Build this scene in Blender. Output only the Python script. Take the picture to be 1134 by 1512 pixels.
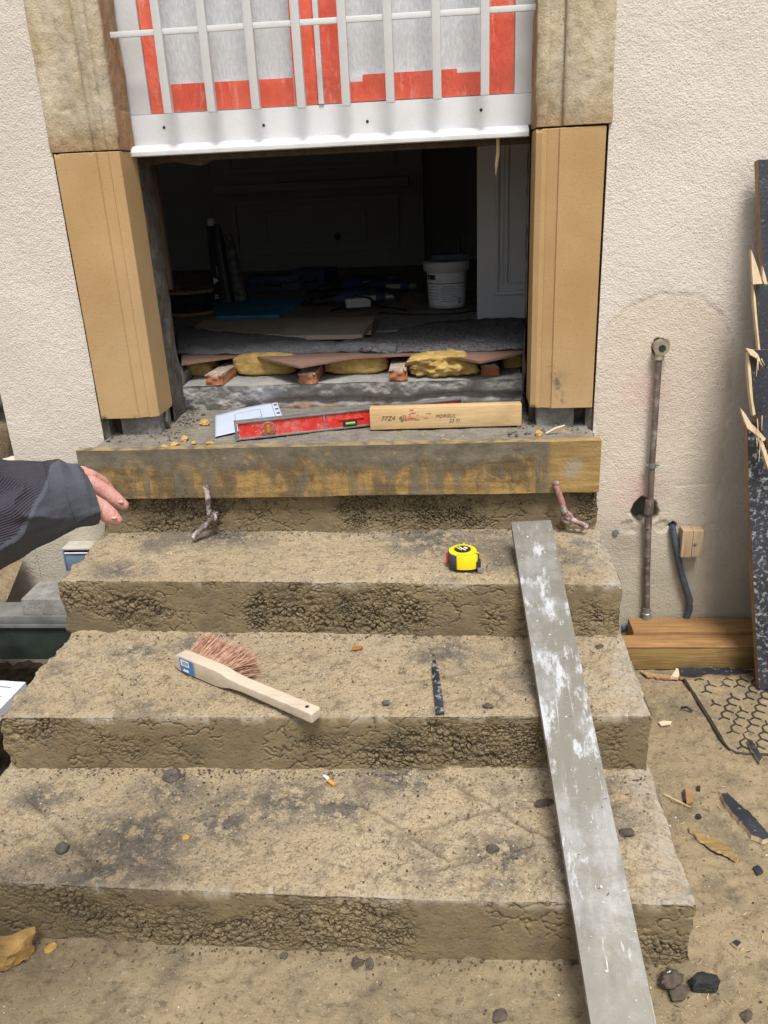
import bpy, bmesh, math, random
import numpy as np
from mathutils import Vector, Matrix
random.seed(7)
S = bpy.context.scene
for o in list(bpy.data.objects): bpy.data.objects.remove(o)

# ------------------------------------------------------------------ camera
CAM = np.array([0.0, 0.0, 1.2])
FPX = 1205.46
cF = np.array([-0.0875, 0.9228, -0.3751]); cR = np.array([0.9961, 0.0761, -0.0450]); cU = np.array([0.0129, 0.3776, 0.9259])
cd = bpy.data.cameras.new('camera'); cam = bpy.data.objects.new('camera', cd); S.collection.objects.link(cam)
cd.sensor_fit = 'VERTICAL'; cd.sensor_height = 24.0; cd.lens = 24.0 * FPX / 1512.0
cd.clip_start = 0.05; cd.clip_end = 500.0
m = Matrix(((cR[0], cU[0], -cF[0], CAM[0]), (cR[1], cU[1], -cF[1], CAM[1]), (cR[2], cU[2], -cF[2], CAM[2]), (0, 0, 0, 1)))
cam.matrix_world = m
S.camera = cam

# ------------------------------------------------------------------ world, sun, exposure
W = bpy.data.worlds.new('World'); S.world = W; W.use_nodes = True
wn = W.node_tree; wn.nodes.clear()
sky = wn.nodes.new('ShaderNodeTexSky'); sky.sky_type = 'NISHITA'; sky.sun_disc = False
SUN_EL, SUN_AZ = 64.0, 165.0            # azimuth clockwise from +Y
sky.sun_elevation = math.radians(SUN_EL); sky.sun_rotation = math.radians(SUN_AZ)
sky.dust_density = 3.0
hs = wn.nodes.new('ShaderNodeHueSaturation'); hs.inputs['Saturation'].default_value = 0.30
bg = wn.nodes.new('ShaderNodeBackground'); bg.inputs['Strength'].default_value = 0.10
wo = wn.nodes.new('ShaderNodeOutputWorld')
wn.links.new(sky.outputs[0], hs.inputs['Color']); wn.links.new(hs.outputs[0], bg.inputs[0]); wn.links.new(bg.outputs[0], wo.inputs[0])
sl = bpy.data.lights.new('sun', 'SUN'); sl.energy = 2.4; sl.angle = math.radians(18); sl.color = (1.0, 0.965, 0.92)
so = bpy.data.objects.new('sun', sl); S.collection.objects.link(so)
az, el = math.radians(SUN_AZ), math.radians(SUN_EL)
sd = Vector((math.sin(az) * math.cos(el), math.cos(az) * math.cos(el), math.sin(el)))
so.rotation_euler = sd.to_track_quat('Z', 'Y').to_euler(); so.location = (0, -5, 8)
S.view_settings.view_transform = 'Standard'; S.view_settings.look = 'None'
S.view_settings.gamma = 1.0; S.view_settings.use_curve_mapping = False
S.view_settings.exposure = 0.76

# ------------------------------------------------------------------ pixel -> world on real surfaces
def ray(u, v): return cF + cR * (u - 567) / FPX - cU * (v - 756) / FPX
def on_z(u, v, z):
    d = ray(u, v); return CAM + d * (z - CAM[2]) / d[2]
def on_y(u, v, y):
    d = ray(u, v); return CAM + d * y / d[1]
def on_plane(u, v, p0, n):
    d = ray(u, v); return CAM + d * (np.dot(np.array(p0) - CAM, n) / np.dot(d, n))
def at_d(u, v, t): return CAM + ray(u, v) * t

# ------------------------------------------------------------------ numpy noise
def _h(ix, iy, s):
    ix = ix.astype(np.int64); iy = iy.astype(np.int64)
    n = (ix * 374761393 + iy * 668265263 + s * 1442695041) & 0xffffffff
    n = ((n ^ (n >> 13)) * 1274126177) & 0xffffffff
    n = n ^ (n >> 16)
    return (n & 0xffff) / 65535.0
def vnoise(x, y, s=0):
    x = np.asarray(x, float); y = np.asarray(y, float)
    ix = np.floor(x); iy = np.floor(y); fx = x - ix; fy = y - iy
    fx = fx * fx * (3 - 2 * fx); fy = fy * fy * (3 - 2 * fy)
    a = _h(ix, iy, s); b = _h(ix + 1, iy, s); c = _h(ix, iy + 1, s); d = _h(ix + 1, iy + 1, s)
    return (a * (1 - fx) + b * fx) * (1 - fy) + (c * (1 - fx) + d * fx) * fy
def fbm(x, y, oct=4, s=0):
    r = 0; a = 0.5; t = 0
    for i in range(oct):
        r = r + a * vnoise(x * 2 ** i + 17.3 * i, y * 2 ** i - 9.1 * i, s + i * 7); t += a; a *= 0.5
    return r / t
def voro(x, y, s=0):
    ix = np.floor(x); iy = np.floor(y)
    f1 = np.full(x.shape, 9.0); f2 = np.full(x.shape, 9.0); cid = np.zeros(x.shape)
    for dx in (-1, 0, 1):
        for dy in (-1, 0, 1):
            cx = ix + dx; cy = iy + dy
            px = cx + _h(cx, cy, s); py = cy + _h(cx, cy, s + 51)
            d = np.hypot(px - x, py - y); hh = _h(cx, cy, s + 99)
            lt = d < f1
            f2 = np.where(lt, f1, np.minimum(f2, d)); cid = np.where(lt, hh, cid); f1 = np.where(lt, d, f1)
    return f1, f2, cid
def sstep(a, b, x):
    t = np.clip((x - a) / (b - a), 0, 1); return t * t * (3 - 2 * t)

# ------------------------------------------------------------------ object helpers
col = S.collection
def new_obj(name, me, mat=None, parent=None):
    o = bpy.data.objects.new(name, me); col.objects.link(o)
    if mat is not None: me.materials.append(mat)
    if parent is not None: o.parent = parent
    return o
def org(parent):
    if parent is None: return np.zeros(3)
    p = np.array(parent.location); q = parent.parent
    while q is not None: p = p + np.array(q.location); q = q.parent
    return p
def from_np(name, V, F, mat, parent=None, smooth=None, loc=None, attrs=None, uniform_quads=False):
    """V in world metres. Top-level meshes get their origin at loc (default: bottom centre)."""
    V = np.asarray(V, float)
    if parent is None:
        if loc is None: loc = np.array([(V[:, 0].min() + V[:, 0].max()) / 2, (V[:, 1].min() + V[:, 1].max()) / 2, V[:, 2].min()])
        base = np.array(loc)
    else: base = org(parent)
    me = bpy.data.meshes.new(name); me.from_pydata((V - base).tolist(), [], [list(f) for f in F] if not isinstance(F, np.ndarray) else F.tolist())
    me.update()
    if attrs:
        for k, a in attrs.items():
            at = me.attributes.new(k, 'FLOAT', 'POINT'); at.data.foreach_set('value', np.asarray(a, np.float32))
    if smooth is not None:
        me.shade_smooth()
        if smooth < 170: me.set_sharp_from_angle(angle=math.radians(smooth))
    o = new_obj(name, me, mat, parent)
    if parent is None: o.location = base
    return o
def tag(o, label=None, cat=None, group=None, kind=None):
    if label: o['label'] = label
    if cat: o['category'] = cat
    if group: o['group'] = group
    if kind: o['kind'] = kind
    return o
def thing(name, label, cat, loc=(0, 0, 0), group=None):
    o = bpy.data.objects.new(name, None); col.objects.link(o); o.location = loc; o.empty_display_size = 0.05
    return tag(o, label, cat, group)

class MB:
    def __init__(s): s.V = []; s.F = []
    def add(s, V, F):
        b = len(s.V); s.V += [tuple(map(float, v)) for v in V]; s.F += [tuple(int(i) + b for i in f) for f in F]; return s
    def obox(s, c, ax, ay, az):      # half-axis vectors
        c, ax, ay, az = map(np.array, (c, ax, ay, az))
        V = [c + i * ax + j * ay + k * az for k in (-1, 1) for j in (-1, 1) for i in (-1, 1)]
        F = [(0, 2, 3, 1), (4, 5, 7, 6), (0, 1, 5, 4), (2, 6, 7, 3), (0, 4, 6, 2), (1, 3, 7, 5)]
        if np.dot(np.cross(ax, ay), az) < 0: F = [f[::-1] for f in F]
        return s.add(V, F)
    def box(s, a, b):
        a = np.array(a, float); b = np.array(b, float); h = (b - a) / 2
        return s.obox((a + b) / 2, (h[0], 0, 0), (0, h[1], 0), (0, 0, h[2]))
    def prism(s, poly, off):         # poly: list of 3d points, off: extrusion vector
        P = np.array(poly, float); off = np.array(off, float); n = len(P)
        nrm = np.zeros(3)
        for i in range(n): nrm += np.cross(P[i], P[(i + 1) % n])
        if np.dot(nrm, off) < 0: P = P[::-1]
        V = list(P) + list(P + off)
        F = [tuple(range(n))[::-1], tuple(range(n, 2 * n))] + [(i, (i + 1) % n, n + (i + 1) % n, n + i) for i in range(n)]
        return s.add(V, F)
    def tube(s, pts, r, n=12, cap=True):
        pts = [np.array(p, float) for p in pts]; k = len(pts)
        if np.isscalar(r): r = [r] * k
        t0 = pts[1] - pts[0]; ref = np.array([0, 0, 1.0]) if abs(t0[2]) < 0.8 * np.linalg.norm(t0) else np.array([1.0, 0, 0])
        V = []; nx = None
        for i in range(k):
            t = pts[min(i + 1, k - 1)] - pts[max(i - 1, 0)]; t = t / (np.linalg.norm(t) + 1e-12)
            if nx is None: nx = np.cross(t, ref)
            nx = nx - t * np.dot(nx, t); nx = nx / np.linalg.norm(nx); ny = np.cross(t, nx)
            for j in range(n):
                a = 2 * math.pi * j / n; V.append(pts[i] + r[i] * (math.cos(a) * nx + math.sin(a) * ny))
        F = [(i * n + j, i * n + (j + 1) % n, (i + 1) * n + (j + 1) % n, (i + 1) * n + j) for i in range(k - 1) for j in range(n)]
        if cap: F += [tuple(range(n))[::-1], tuple(range((k - 1) * n, k * n))]
        return s.add(V, F)
    def lathe(s, prof, c, axis=(0, 0, 1), n=28):   # prof [(r,h)]
        c = np.array(c, float); a = np.array(axis, float); a /= np.linalg.norm(a)
        return s.tube([c + a * h for r, h in prof], [max(r, 1e-4) for r, h in prof], n) if all(prof[i][1] != prof[i + 1][1] for i in range(len(prof) - 1)) else s._lathe2(prof, c, a, n)
    def _lathe2(s, prof, c, a, n):
        ref = np.array([0, 0, 1.0]) if abs(a[2]) < 0.8 else np.array([1.0, 0, 0])
        nx = np.cross(a, ref); nx /= np.linalg.norm(nx); ny = np.cross(a, nx); V = []
        for r, h in prof:
            for j in range(n):
                t = 2 * math.pi * j / n; V.append(c + a * h + max(r, 1e-4) * (math.cos(t) * nx + math.sin(t) * ny))
        k = len(prof)
        F = [(i * n + j, i * n + (j + 1) % n, (i + 1) * n + (j + 1) % n, (i + 1) * n + j) for i in range(k - 1) for j in range(n)]
        F += [tuple(range(n))[::-1], tuple(range((k - 1) * n, k * n))]
        return s.add(V, F)
    def rock(s, c, rad, seed=0, sub=2, rough=0.35, flat=0.0):
        bm = bmesh.new(); bmesh.ops.create_icosphere(bm, subdivisions=sub, radius=1)
        V = np.array([v.co[:] for v in bm.verts]); F = [[v.index for v in f.verts] for f in bm.faces]; bm.free()
        rs = np.random.RandomState(seed)
        d = np.ones(len(V))
        for i in range(16):                     # planar facets
            n = rs.normal(size=3); n /= np.linalg.norm(n); k = 1 - rough * rs.uniform(0.2, 1.0)
            dot = V @ n; d = np.where(dot > k, np.minimum(d, k / np.maximum(dot, 1e-3)), d)
        nz = fbm(V[:, 0] * 3.1 + seed, V[:, 1] * 3.1 + V[:, 2] * 4.3, 4, seed) - 0.5
        V = V * (d * (1 + 1.0 * rough * nz))[:, None] * np.array(rad)
        if flat: V[:, 2] = np.maximum(V[:, 2], -flat * rad[2])
        return s.add(V + np.array(c), F)
    def build(s, name, mat, parent=None, bevel=0.0, smooth=35, loc=None, seg=2, label=None):
        o = from_np(name, s.V, s.F, mat, parent, None, loc)
        if bevel:
            bm = bmesh.new(); bm.from_mesh(o.data)
            es = [e for e in bm.edges if len(e.link_faces) == 2 and e.calc_face_angle(0) > math.radians(30)]
            bmesh.ops.bevel(bm, geom=es, offset=bevel, segments=seg, affect='EDGES', profile=0.6, clamp_overlap=True)
            bm.to_mesh(o.data); bm.free()
        if smooth is not None:
            o.data.shade_smooth(); o.data.set_sharp_from_angle(angle=math.radians(smooth))
        if label: o['label'] = label
        return o
def Bx(name, mat, a, b, parent=None, bevel=0.0, **k): return MB().box(a, b).build(name, mat, parent, bevel, **k)
def text_obj(name, body, mat, parent, origin, xdir, ydir, size, depth=0.0006, shear=0.0):
    cu = bpy.data.curves.new(name, 'FONT'); cu.body = body; cu.size = size; cu.extrude = depth / 2; cu.shear = shear; cu.resolution_u = 3
    t = bpy.data.objects.new('tmp', cu); col.objects.link(t)
    dg = bpy.context.evaluated_depsgraph_get(); me = bpy.data.meshes.new_from_object(t.evaluated_get(dg))
    bpy.data.objects.remove(t); bpy.data.curves.remove(cu)
    V = np.array([v.co[:] for v in me.vertices]); F = [list(p.vertices) for p in me.polygons]; bpy.data.meshes.remove(me)
    x = np.array(xdir, float); x /= np.linalg.norm(x); y = np.array(ydir, float); y -= x * np.dot(x, y); y /= np.linalg.norm(y); z = np.cross(x, y)
    Wd = np.array(origin) + V[:, :1] * x + V[:, 1:2] * y + V[:, 2:3] * z
    return from_np(name, Wd, F, mat, parent)
def copy_tree(o, parent=None):
    c = o.copy(); col.objects.link(c)
    if parent is not None: c.parent = parent
    for ch in [x for x in bpy.data.objects if x.parent == o and x != c]: copy_tree(ch, c)
    return c
def graded(lo, hi, step, out_lo, out_hi, g=1.35):
    a = list(np.arange(lo, hi + 1e-9, step)); d = step; x = lo; L = []
    while x > out_lo: d *= g; x -= d; L.append(max(x, out_lo))
    d = step; x = a[-1]; R = []
    while x < out_hi: d *= g; x += d; R.append(min(x, out_hi))
    return np.array(L[::-1] + a + R)
def grid_faces(nu, nv, flip=False):
    i = np.arange(nu - 1)[:, None] * nv + np.arange(nv - 1)[None, :]
    q = np.stack([i, i + nv, i + nv + 1, i + 1], -1).reshape(-1, 4)
    return q[:, ::-1] if flip else q

# ------------------------------------------------------------------ material helpers
class NT:
    def __init__(s, name):
        s.m = bpy.data.materials.new(name); s.m.use_nodes = True; s.t = s.m.node_tree; s.n = s.t.nodes; s.n.clear()
        s.out = s.n.new('ShaderNodeOutputMaterial'); s.b = s.n.new('ShaderNodeBsdfPrincipled'); s.t.links.new(s.b.outputs[0], s.out.inputs[0])
        s.tc = s.n.new('ShaderNodeTexCoord'); s.obj = s.tc.outputs['Object']
    def L(s, a, b):
        if hasattr(a, 'is_linked') or hasattr(a, 'links'): s.t.links.new(a, b)
        else: b.default_value = (a if not isinstance(a, tuple) or len(a) != 3 or b.type != 'RGBA' else (*a, 1))
    def map(s, scale=(1, 1, 1), rot=(0, 0, 0), loc=(0, 0, 0), src=None):
        n = s.n.new('ShaderNodeMapping'); s.t.links.new(src or s.obj, n.inputs[0]); n.inputs['Scale'].default_value = scale; n.inputs['Rotation'].default_value = rot; n.inputs['Location'].default_value = loc
        return n.outputs[0]
    def noise(s, sc, det=4, rough=0.55, vec=None, dist=0.0, out=0):
        n = s.n.new('ShaderNodeTexNoise'); s.t.links.new(vec or s.obj, n.inputs['Vector']); n.inputs['Scale'].default_value = sc; n.inputs['Detail'].default_value = det; n.inputs['Roughness'].default_value = rough; n.inputs['Distortion'].default_value = dist
        return n.outputs[out]
    def voro(s, sc, vec=None, feat='F1', out='Distance'):
        n = s.n.new('ShaderNodeTexVoronoi'); n.feature = feat; s.t.links.new(vec or s.obj, n.inputs['Vector']); n.inputs['Scale'].default_value = sc
        return n.outputs[out]
    def ramp(s, fac, stops, interp='LINEAR'):
        n = s.n.new('ShaderNodeValToRGB'); s.t.links.new(fac, n.inputs[0]); cr = n.color_ramp; cr.interpolation = interp
        while len(cr.elements) < len(stops): cr.elements.new(0.5)
        for e, (p, c) in zip(cr.elements, stops): e.position = p; e.color = (c, c, c, 1) if np.isscalar(c) else (*c, 1)
        return n.outputs[0]
    def mix(s, fac, a, b, blend='MIX'):
        n = s.n.new('ShaderNodeMix'); n.data_type = 'RGBA'; n.blend_type = blend
        for v, i in ((fac, 0), (a, 6), (b, 7)): s.L(v, n.inputs[i])
        return n.outputs[2]
    def math(s, op, a, b=0.0, clamp=False):
        n = s.n.new('ShaderNodeMath'); n.operation = op; n.use_clamp = clamp; s.L(a, n.inputs[0]); s.L(b, n.inputs[1]); return n.outputs[0]
    def attr(s, name):
        n = s.n.new('ShaderNodeAttribute'); n.attribute_name = name; return n.outputs['Fac']
    def sep(s, vec=None):
        n = s.n.new('ShaderNodeSeparateXYZ'); s.t.links.new(vec or s.obj, n.inputs[0]); return n.outputs
    def ball(s, c, r0, r1, wob=0.0, wsc=20, scale=(1, 1, 1)):     # 1 inside r0, 0 outside r1
        v = s.map(scale=scale, loc=tuple(-c[i] * scale[i] for i in range(3)))
        n = s.n.new('ShaderNodeVectorMath'); n.operation = 'LENGTH'; s.t.links.new(v, n.inputs[0]); d = n.outputs['Value']
        if wob: d = s.math('ADD', d, s.math('MULTIPLY', s.math('SUBTRACT', s.noise(wsc, 4), 0.5), wob))
        return s.ramp(s.math('DIVIDE', d, r1 * 1.0), [(r0 / r1, 1.0), (1.0, 0.0)])
    def rand(s):
        n = s.n.new('ShaderNodeObjectInfo'); return n.outputs['Random']
    def bump(s, h, dist, strength=1.0, nrm=None):
        n = s.n.new('ShaderNodeBump'); s.t.links.new(h, n.inputs['Height']); n.inputs['Distance'].default_value = dist; n.inputs['Strength'].default_value = strength
        if nrm is not None: s.t.links.new(nrm, n.inputs['Normal'])
        return n.outputs[0]
    def done(s, colr, rough=0.85, bump=None, metal=0.0, spec=0.4, **kw):
        s.L(colr, s.b.inputs['Base Color']); s.L(rough, s.b.inputs['Roughness']); s.L(metal, s.b.inputs['Metallic']); s.b.inputs['Specular IOR Level'].default_value = spec
        if bump is not None: s.t.links.new(bump, s.b.inputs['Normal'])
        for k, v in kw.items(): s.L(v, s.b.inputs[k.replace('_', ' ')])
        return s.m
def plain(name, c, rough=0.6, metal=0.0, var=0.25, sc=30, bump=0.0004, spec=0.4):
    t = NT(name); n = t.noise(sc, 5, 0.6)
    cc = t.mix(t.ramp(n, [(0.3, 0.0), (0.7, 1.0)]), tuple(x * (1 - var) for x in c), tuple(min(1, x * (1 + var)) for x in c))
    return t.done(cc, t.ramp(t.noise(sc * 2.3, 3), [(0.2, max(0.05, rough - 0.12)), (0.8, min(1, rough + 0.12))]), t.bump(t.noise(sc * 6, 4), bump), metal, spec)

# ------------------------------------------------------------------ materials
def M_concrete():
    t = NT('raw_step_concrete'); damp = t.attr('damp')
    sand = t.mix(t.ramp(t.noise(4, 5, 0.6), [(0.35, 0.0), (0.65, 1.0)]), (0.295, 0.234, 0.148), (0.375, 0.306, 0.205))
    sand = t.mix(t.ramp(t.noise(15, 5, 0.65), [(0.46, 0.0), (0.58, 0.6)]), sand, (0.365, 0.282, 0.168))
    grey = t.ramp(t.noise(5.5, 6, 0.65, t.map(loc=(3.1, 1.7, 0.4))), [(0.52, 0.0), (0.64, 0.8)])
    sand = t.mix(grey, sand, (0.125, 0.108, 0.085))
    sand = t.mix(t.ramp(t.noise(42, 5, 0.7), [(0.54, 0.0), (0.62, 0.6)]), sand, (0.12, 0.095, 0.062))
    acc = None
    for (bx, by, bz, br) in [(-0.301, -0.203, 0.125, 0.100), (-0.048, -0.102, 0.125, 0.080), (-0.281, -0.071, 0.125, 0.055), (0.044, -0.117, 0.125, 0.060), (-0.151, -0.157, 0.125, 0.050), (0.165, -0.031, 0.125, 0.055), (-0.331, -0.282, 0.125, 0.050), (-0.526, -0.105, 0.125, 0.050), (0.350, -0.215, 0.125, 0.050), (-0.290, 0.249, 0.249, 0.060), (-0.436, 0.220, 0.249, 0.050), (0.243, 0.223, 0.249, 0.050), (-0.292, 0.564, 0.381, 0.090), (0.225, 0.518, 0.381, 0.100), (-0.506, 0.380, 0.381, 0.060), (0.612, 0.509, 0.381, 0.050), ]:
        k = t.ball((bx, by, bz), br * 0.35, br * 1.35, br * 1.2, 14, (0.8, 1.2, 1)); acc = k if acc is None else t.math('MAXIMUM', acc, k)
    acc = t.math('MULTIPLY', acc, t.ramp(t.noise(30, 6, 0.75, t.map(loc=(2, 8, 1))), [(0.43, 0.0), (0.50, 0.95)]))
    sand = t.mix(acc, sand, t.mix(t.ramp(t.noise(80, 4, 0.6), [(0.35, 0.0), (0.65, 1.0)]), (0.075, 0.068, 0.058), (0.135, 0.122, 0.10)))
    spk = t.ramp(t.noise(210, 4, 0.7), [(0.55, 0.0), (0.64, 0.85)])
    sand = t.mix(spk, sand, (0.085, 0.065, 0.045))
    wsp = t.ramp(t.noise(190, 2, 0.5, t.map(loc=(9, 4, 2))), [(0.64, 0.0), (0.70, 0.75)])
    sand = t.mix(wsp, sand, (0.46, 0.40, 0.30))
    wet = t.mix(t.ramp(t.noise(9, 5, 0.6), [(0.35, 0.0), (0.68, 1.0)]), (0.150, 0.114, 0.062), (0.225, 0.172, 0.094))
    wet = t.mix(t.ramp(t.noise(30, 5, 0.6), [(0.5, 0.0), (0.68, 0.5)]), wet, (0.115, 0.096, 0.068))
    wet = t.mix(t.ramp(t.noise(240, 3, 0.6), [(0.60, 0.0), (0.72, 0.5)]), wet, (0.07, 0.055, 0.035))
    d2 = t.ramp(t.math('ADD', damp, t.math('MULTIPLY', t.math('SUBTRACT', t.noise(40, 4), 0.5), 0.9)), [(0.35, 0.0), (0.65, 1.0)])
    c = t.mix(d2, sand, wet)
    # pale washed-out cement along broken right-hand ends
    chip = t.attr('chip')
    c = t.mix(t.math('MULTIPLY', chip, t.ramp(t.noise(60, 5, 0.7), [(0.38, 0.0), (0.58, 1.0)])), c, (0.36, 0.325, 0.27))
    grv = t.attr('groove'); c = t.mix(t.math('MULTIPLY', grv, 0.6), c, (0.10, 0.078, 0.05))
    h = t.math('ADD', t.math('MULTIPLY', t.noise(130, 6, 0.7), 1.0), t.math('MULTIPLY', t.voro(150), 0.35))
    h = t.math('MULTIPLY', h, t.math('SUBTRACT', 1.0, t.math('MULTIPLY', damp, 0.62)))
    b = t.bump(h, 0.0042, 1.0)
    wv = t.n.new('ShaderNodeVectorMath'); wv.operation = 'ADD'; t.t.links.new(t.obj, wv.inputs[0]); ws = t.n.new('ShaderNodeVectorMath'); ws.operation = 'SCALE'; t.t.links.new(t.noise(70, 3, 0.6, out=1), ws.inputs[0]); ws.inputs['Scale'].default_value = 0.012; t.t.links.new(ws.outputs[0], wv.inputs[1])
    ve = t.ramp(t.voro(78, wv.outputs[0], 'DISTANCE_TO_EDGE'), [(0.0, 0.0), (0.16, 1.0)])
    crk = t.math('ADD', t.math('MULTIPLY', t.math('SUBTRACT', ve, 1.0), t.attr('honey')), 1.0)
    b = t.bump(crk, 0.0030, 0.9, b)
    pit = t.ramp(t.noise(85, 3, 0.6), [(0.30, 0.0), (0.40, 1.0)])
    b = t.bump(pit, 0.002, 0.8, b)
    rough = t.math('SUBTRACT', 0.95, t.math('MULTIPLY', d2, 0.25))
    return t.done(c, rough, b, spec=0.35)
def M_ground():
    t = NT('sandy_mud')
    c = t.mix(t.ramp(t.noise(3, 5, 0.6), [(0.35, 0.0), (0.65, 1.0)]), (0.225, 0.174, 0.102), (0.31, 0.245, 0.15))
    c = t.mix(t.ramp(t.noise(11, 6, 0.65), [(0.5, 0.0), (0.66, 0.8)]), c, (0.145, 0.118, 0.078))
    c = t.mix(t.ramp(t.noise(60, 5, 0.7), [(0.54, 0.0), (0.66, 0.7)]), c, (0.10, 0.078, 0.05))
    c = t.mix(t.ramp(t.noise(170, 3, 0.6), [(0.62, 0.0), (0.70, 0.8)]), c, (0.40, 0.33, 0.22))
    c = t.mix(t.ramp(t.noise(260, 3, 0.6, t.map(loc=(5, 1, 7))), [(0.62, 0.0), (0.70, 0.8)]), c, (0.07, 0.055, 0.035))
    soil = t.attr('soil')
    c = t.mix(soil, c, t.mix(t.ramp(t.noise(25, 5, 0.6), [(0.4, 0.0), (0.65, 1.0)]), (0.035, 0.025, 0.016), (0.09, 0.06, 0.035)))
    b = t.bump(t.noise(110, 6, 0.72), 0.0036, 1.0)
    b = t.bump(t.voro(75), 0.003, 0.5, b); b = t.bump(t.noise(330, 4, 0.7), 0.0016, 1.0, b)
    return t.done(c, 0.94, b, spec=0.3)
def M_plaster(name, patch):
    t = NT(name)
    c = t.mix(t.ramp(t.noise(2.2, 4, 0.6), [(0.35, 0.0), (0.65, 1.0)]), (0.585, 0.525, 0.458), (0.645, 0.588, 0.522))
    g = t.math('ADD', t.math('MULTIPLY', t.noise(290, 5, 0.65, None, 0.15), 0.75), t.math('MULTIPLY', t.voro(210), 0.35))
    c = t.mix(t.ramp(g, [(0.38, 0.5), (0.50, 0.0)]), c, (0.45, 0.39, 0.32))
    sp = t.sep()
    dirt = t.ramp(t.math('ADD', sp[2], t.math('MULTIPLY', t.math('SUBTRACT', t.noise(9, 5), 0.5), 0.5)), [(0.02, 0.8), (0.42, 0.0)])
    c = t.mix(dirt, c, (0.36, 0.325, 0.24))
    amp = 1.0
    if patch:
        # older hand-floated patch with rounded top round the pipe
        pm = t.attr('patch')
        c = t.mix(t.math('MULTIPLY', pm, 0.75), c, (0.58, 0.50, 0.40))
        ed = t.attr('patch_edge')
        c = t.mix(t.math('MULTIPLY', ed, t.ramp(t.noise(30, 5), [(0.44, 0.0), (0.64, 0.5)])), c, (0.38, 0.33, 0.26))
        c = t.mix(t.math('MULTIPLY', t.ball((0.47, 2.0, 0.70), 0.01, 0.085, 0.06, 25), 0.42), c, (0.60, 0.38, 0.36))
        c = t.mix(t.math('MULTIPLY', t.ball((0.475, 2.0, 0.43), 0.01, 0.085, 0.07, 25), 0.5), c, (0.58, 0.36, 0.34))
        c = t.mix(t.math('MULTIPLY', t.ball((0.56, 2.0, 0.07), 0.05, 0.42, 0.2, 9), 0.5), c, (0.25, 0.24, 0.16))
        c = t.mix(t.math('MULTIPLY', t.ball((0.66, 2.0, 0.50), 0.01, 0.16, 0.15, 14, (1.8, 1, 0.6)), 0.45), c, (0.36, 0.32, 0.26))
        c = t.mix(t.math('MULTIPLY', t.ball((0.44, 2.0, 0.29), 0.01, 0.07, 0.06, 30), 0.55), c, (0.33, 0.27, 0.22))
        c = t.mix(t.attr('hole'), c, t.mix(t.noise(40, 4), (0.05, 0.045, 0.035), (0.22, 0.20, 0.17)))
    else:
        c = t.mix(t.math('MULTIPLY', t.ball((-1.05, 2.0, 0.30), 0.05, 0.36, 0.2, 9), 0.45), c, (0.36, 0.33, 0.22))
    h = t.math('ADD', g, t.math('MULTIPLY', t.noise(420, 3, 0.5), 0.25))
    b = t.bump(h, 0.0032, 0.9)
    return t.done(c, 0.92, b, spec=0.25)
def M_newstone():
    t = NT('new_ochre_stone'); sc = t.noise(5, 4, 0.55)
    c = t.mix(t.ramp(sc, [(0.3, 0.0), (0.7, 1.0)]), (0.365, 0.228, 0.100), (0.45, 0.300, 0.145))
    c = t.mix(t.ramp(t.noise(2.4, 5, 0.6, t.map(loc=(1, 5, 2))), [(0.45, 0.0), (0.72, 0.7)]), c, (0.44, 0.315, 0.175))
    c = t.mix(t.ramp(t.noise(260, 3, 0.6), [(0.60, 0.0), (0.72, 0.6)]), c, (0.25, 0.15, 0.07))
    c = t.mix(t.ramp(t.noise(330, 2, 0.6, t.map(loc=(3, 3, 3))), [(0.66, 0.0), (0.74, 0.6)]), c, (0.52, 0.38, 0.22))
    c = t.mix(t.math('MULTIPLY', t.attr('stain'), t.ramp(t.noise(55, 5, 0.7), [(0.44, 0.0), (0.56, 0.85)])), c, (0.15, 0.11, 0.075))
    return t.done(c, 0.9, t.bump(t.noise(320, 4, 0.6), 0.0007), spec=0.25)
def M_oldstone():
    t = NT('weathered_stone'); st = t.map(scale=(1, 1, 0.6))
    c = t.mix(t.ramp(t.noise(14, 6, 0.65, st), [(0.38, 0.0), (0.62, 1.0)]), (0.40, 0.315, 0.19), (0.58, 0.50, 0.36))
    c = t.mix(t.ramp(t.noise(9, 6, 0.7, t.map(scale=(1, 1, 0.5), loc=(2, 2, 2))), [(0.47, 0.0), (0.60, 0.85)]), c, (0.43, 0.38, 0.29))
    c = t.mix(t.ramp(t.noise(20, 6, 0.7, t.map(scale=(1, 1, 0.4), loc=(7, 2, 2))), [(0.57, 0.0), (0.66, 0.8)]), c, (0.50, 0.43, 0.32))
    c = t.mix(t.ramp(t.noise(24, 5, 0.7, t.map(loc=(7, 9, 2))), [(0.58, 0.0), (0.70, 0.7)]), c, (0.20, 0.14, 0.085))
    sp = t.sep()
    low = t.ramp(t.math('ADD', t.math('SUBTRACT', sp[2], 1.295), t.math('MULTIPLY', t.math('SUBTRACT', t.noise(14, 5), 0.5), 0.16)), [(0.0, 0.9), (0.07, 0.0)])
    c = t.mix(low, c, (0.31, 0.20, 0.095))
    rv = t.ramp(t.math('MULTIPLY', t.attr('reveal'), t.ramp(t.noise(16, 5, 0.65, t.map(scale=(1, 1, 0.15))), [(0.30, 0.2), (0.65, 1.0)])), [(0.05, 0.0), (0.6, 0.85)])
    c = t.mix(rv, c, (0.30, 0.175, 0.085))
    b = t.bump(t.noise(60, 8, 0.72, st), 0.007); b = t.bump(t.noise(240, 4, 0.6), 0.0015, 1.0, b)
    return t.done(c, 0.93, b, spec=0.25)
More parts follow.
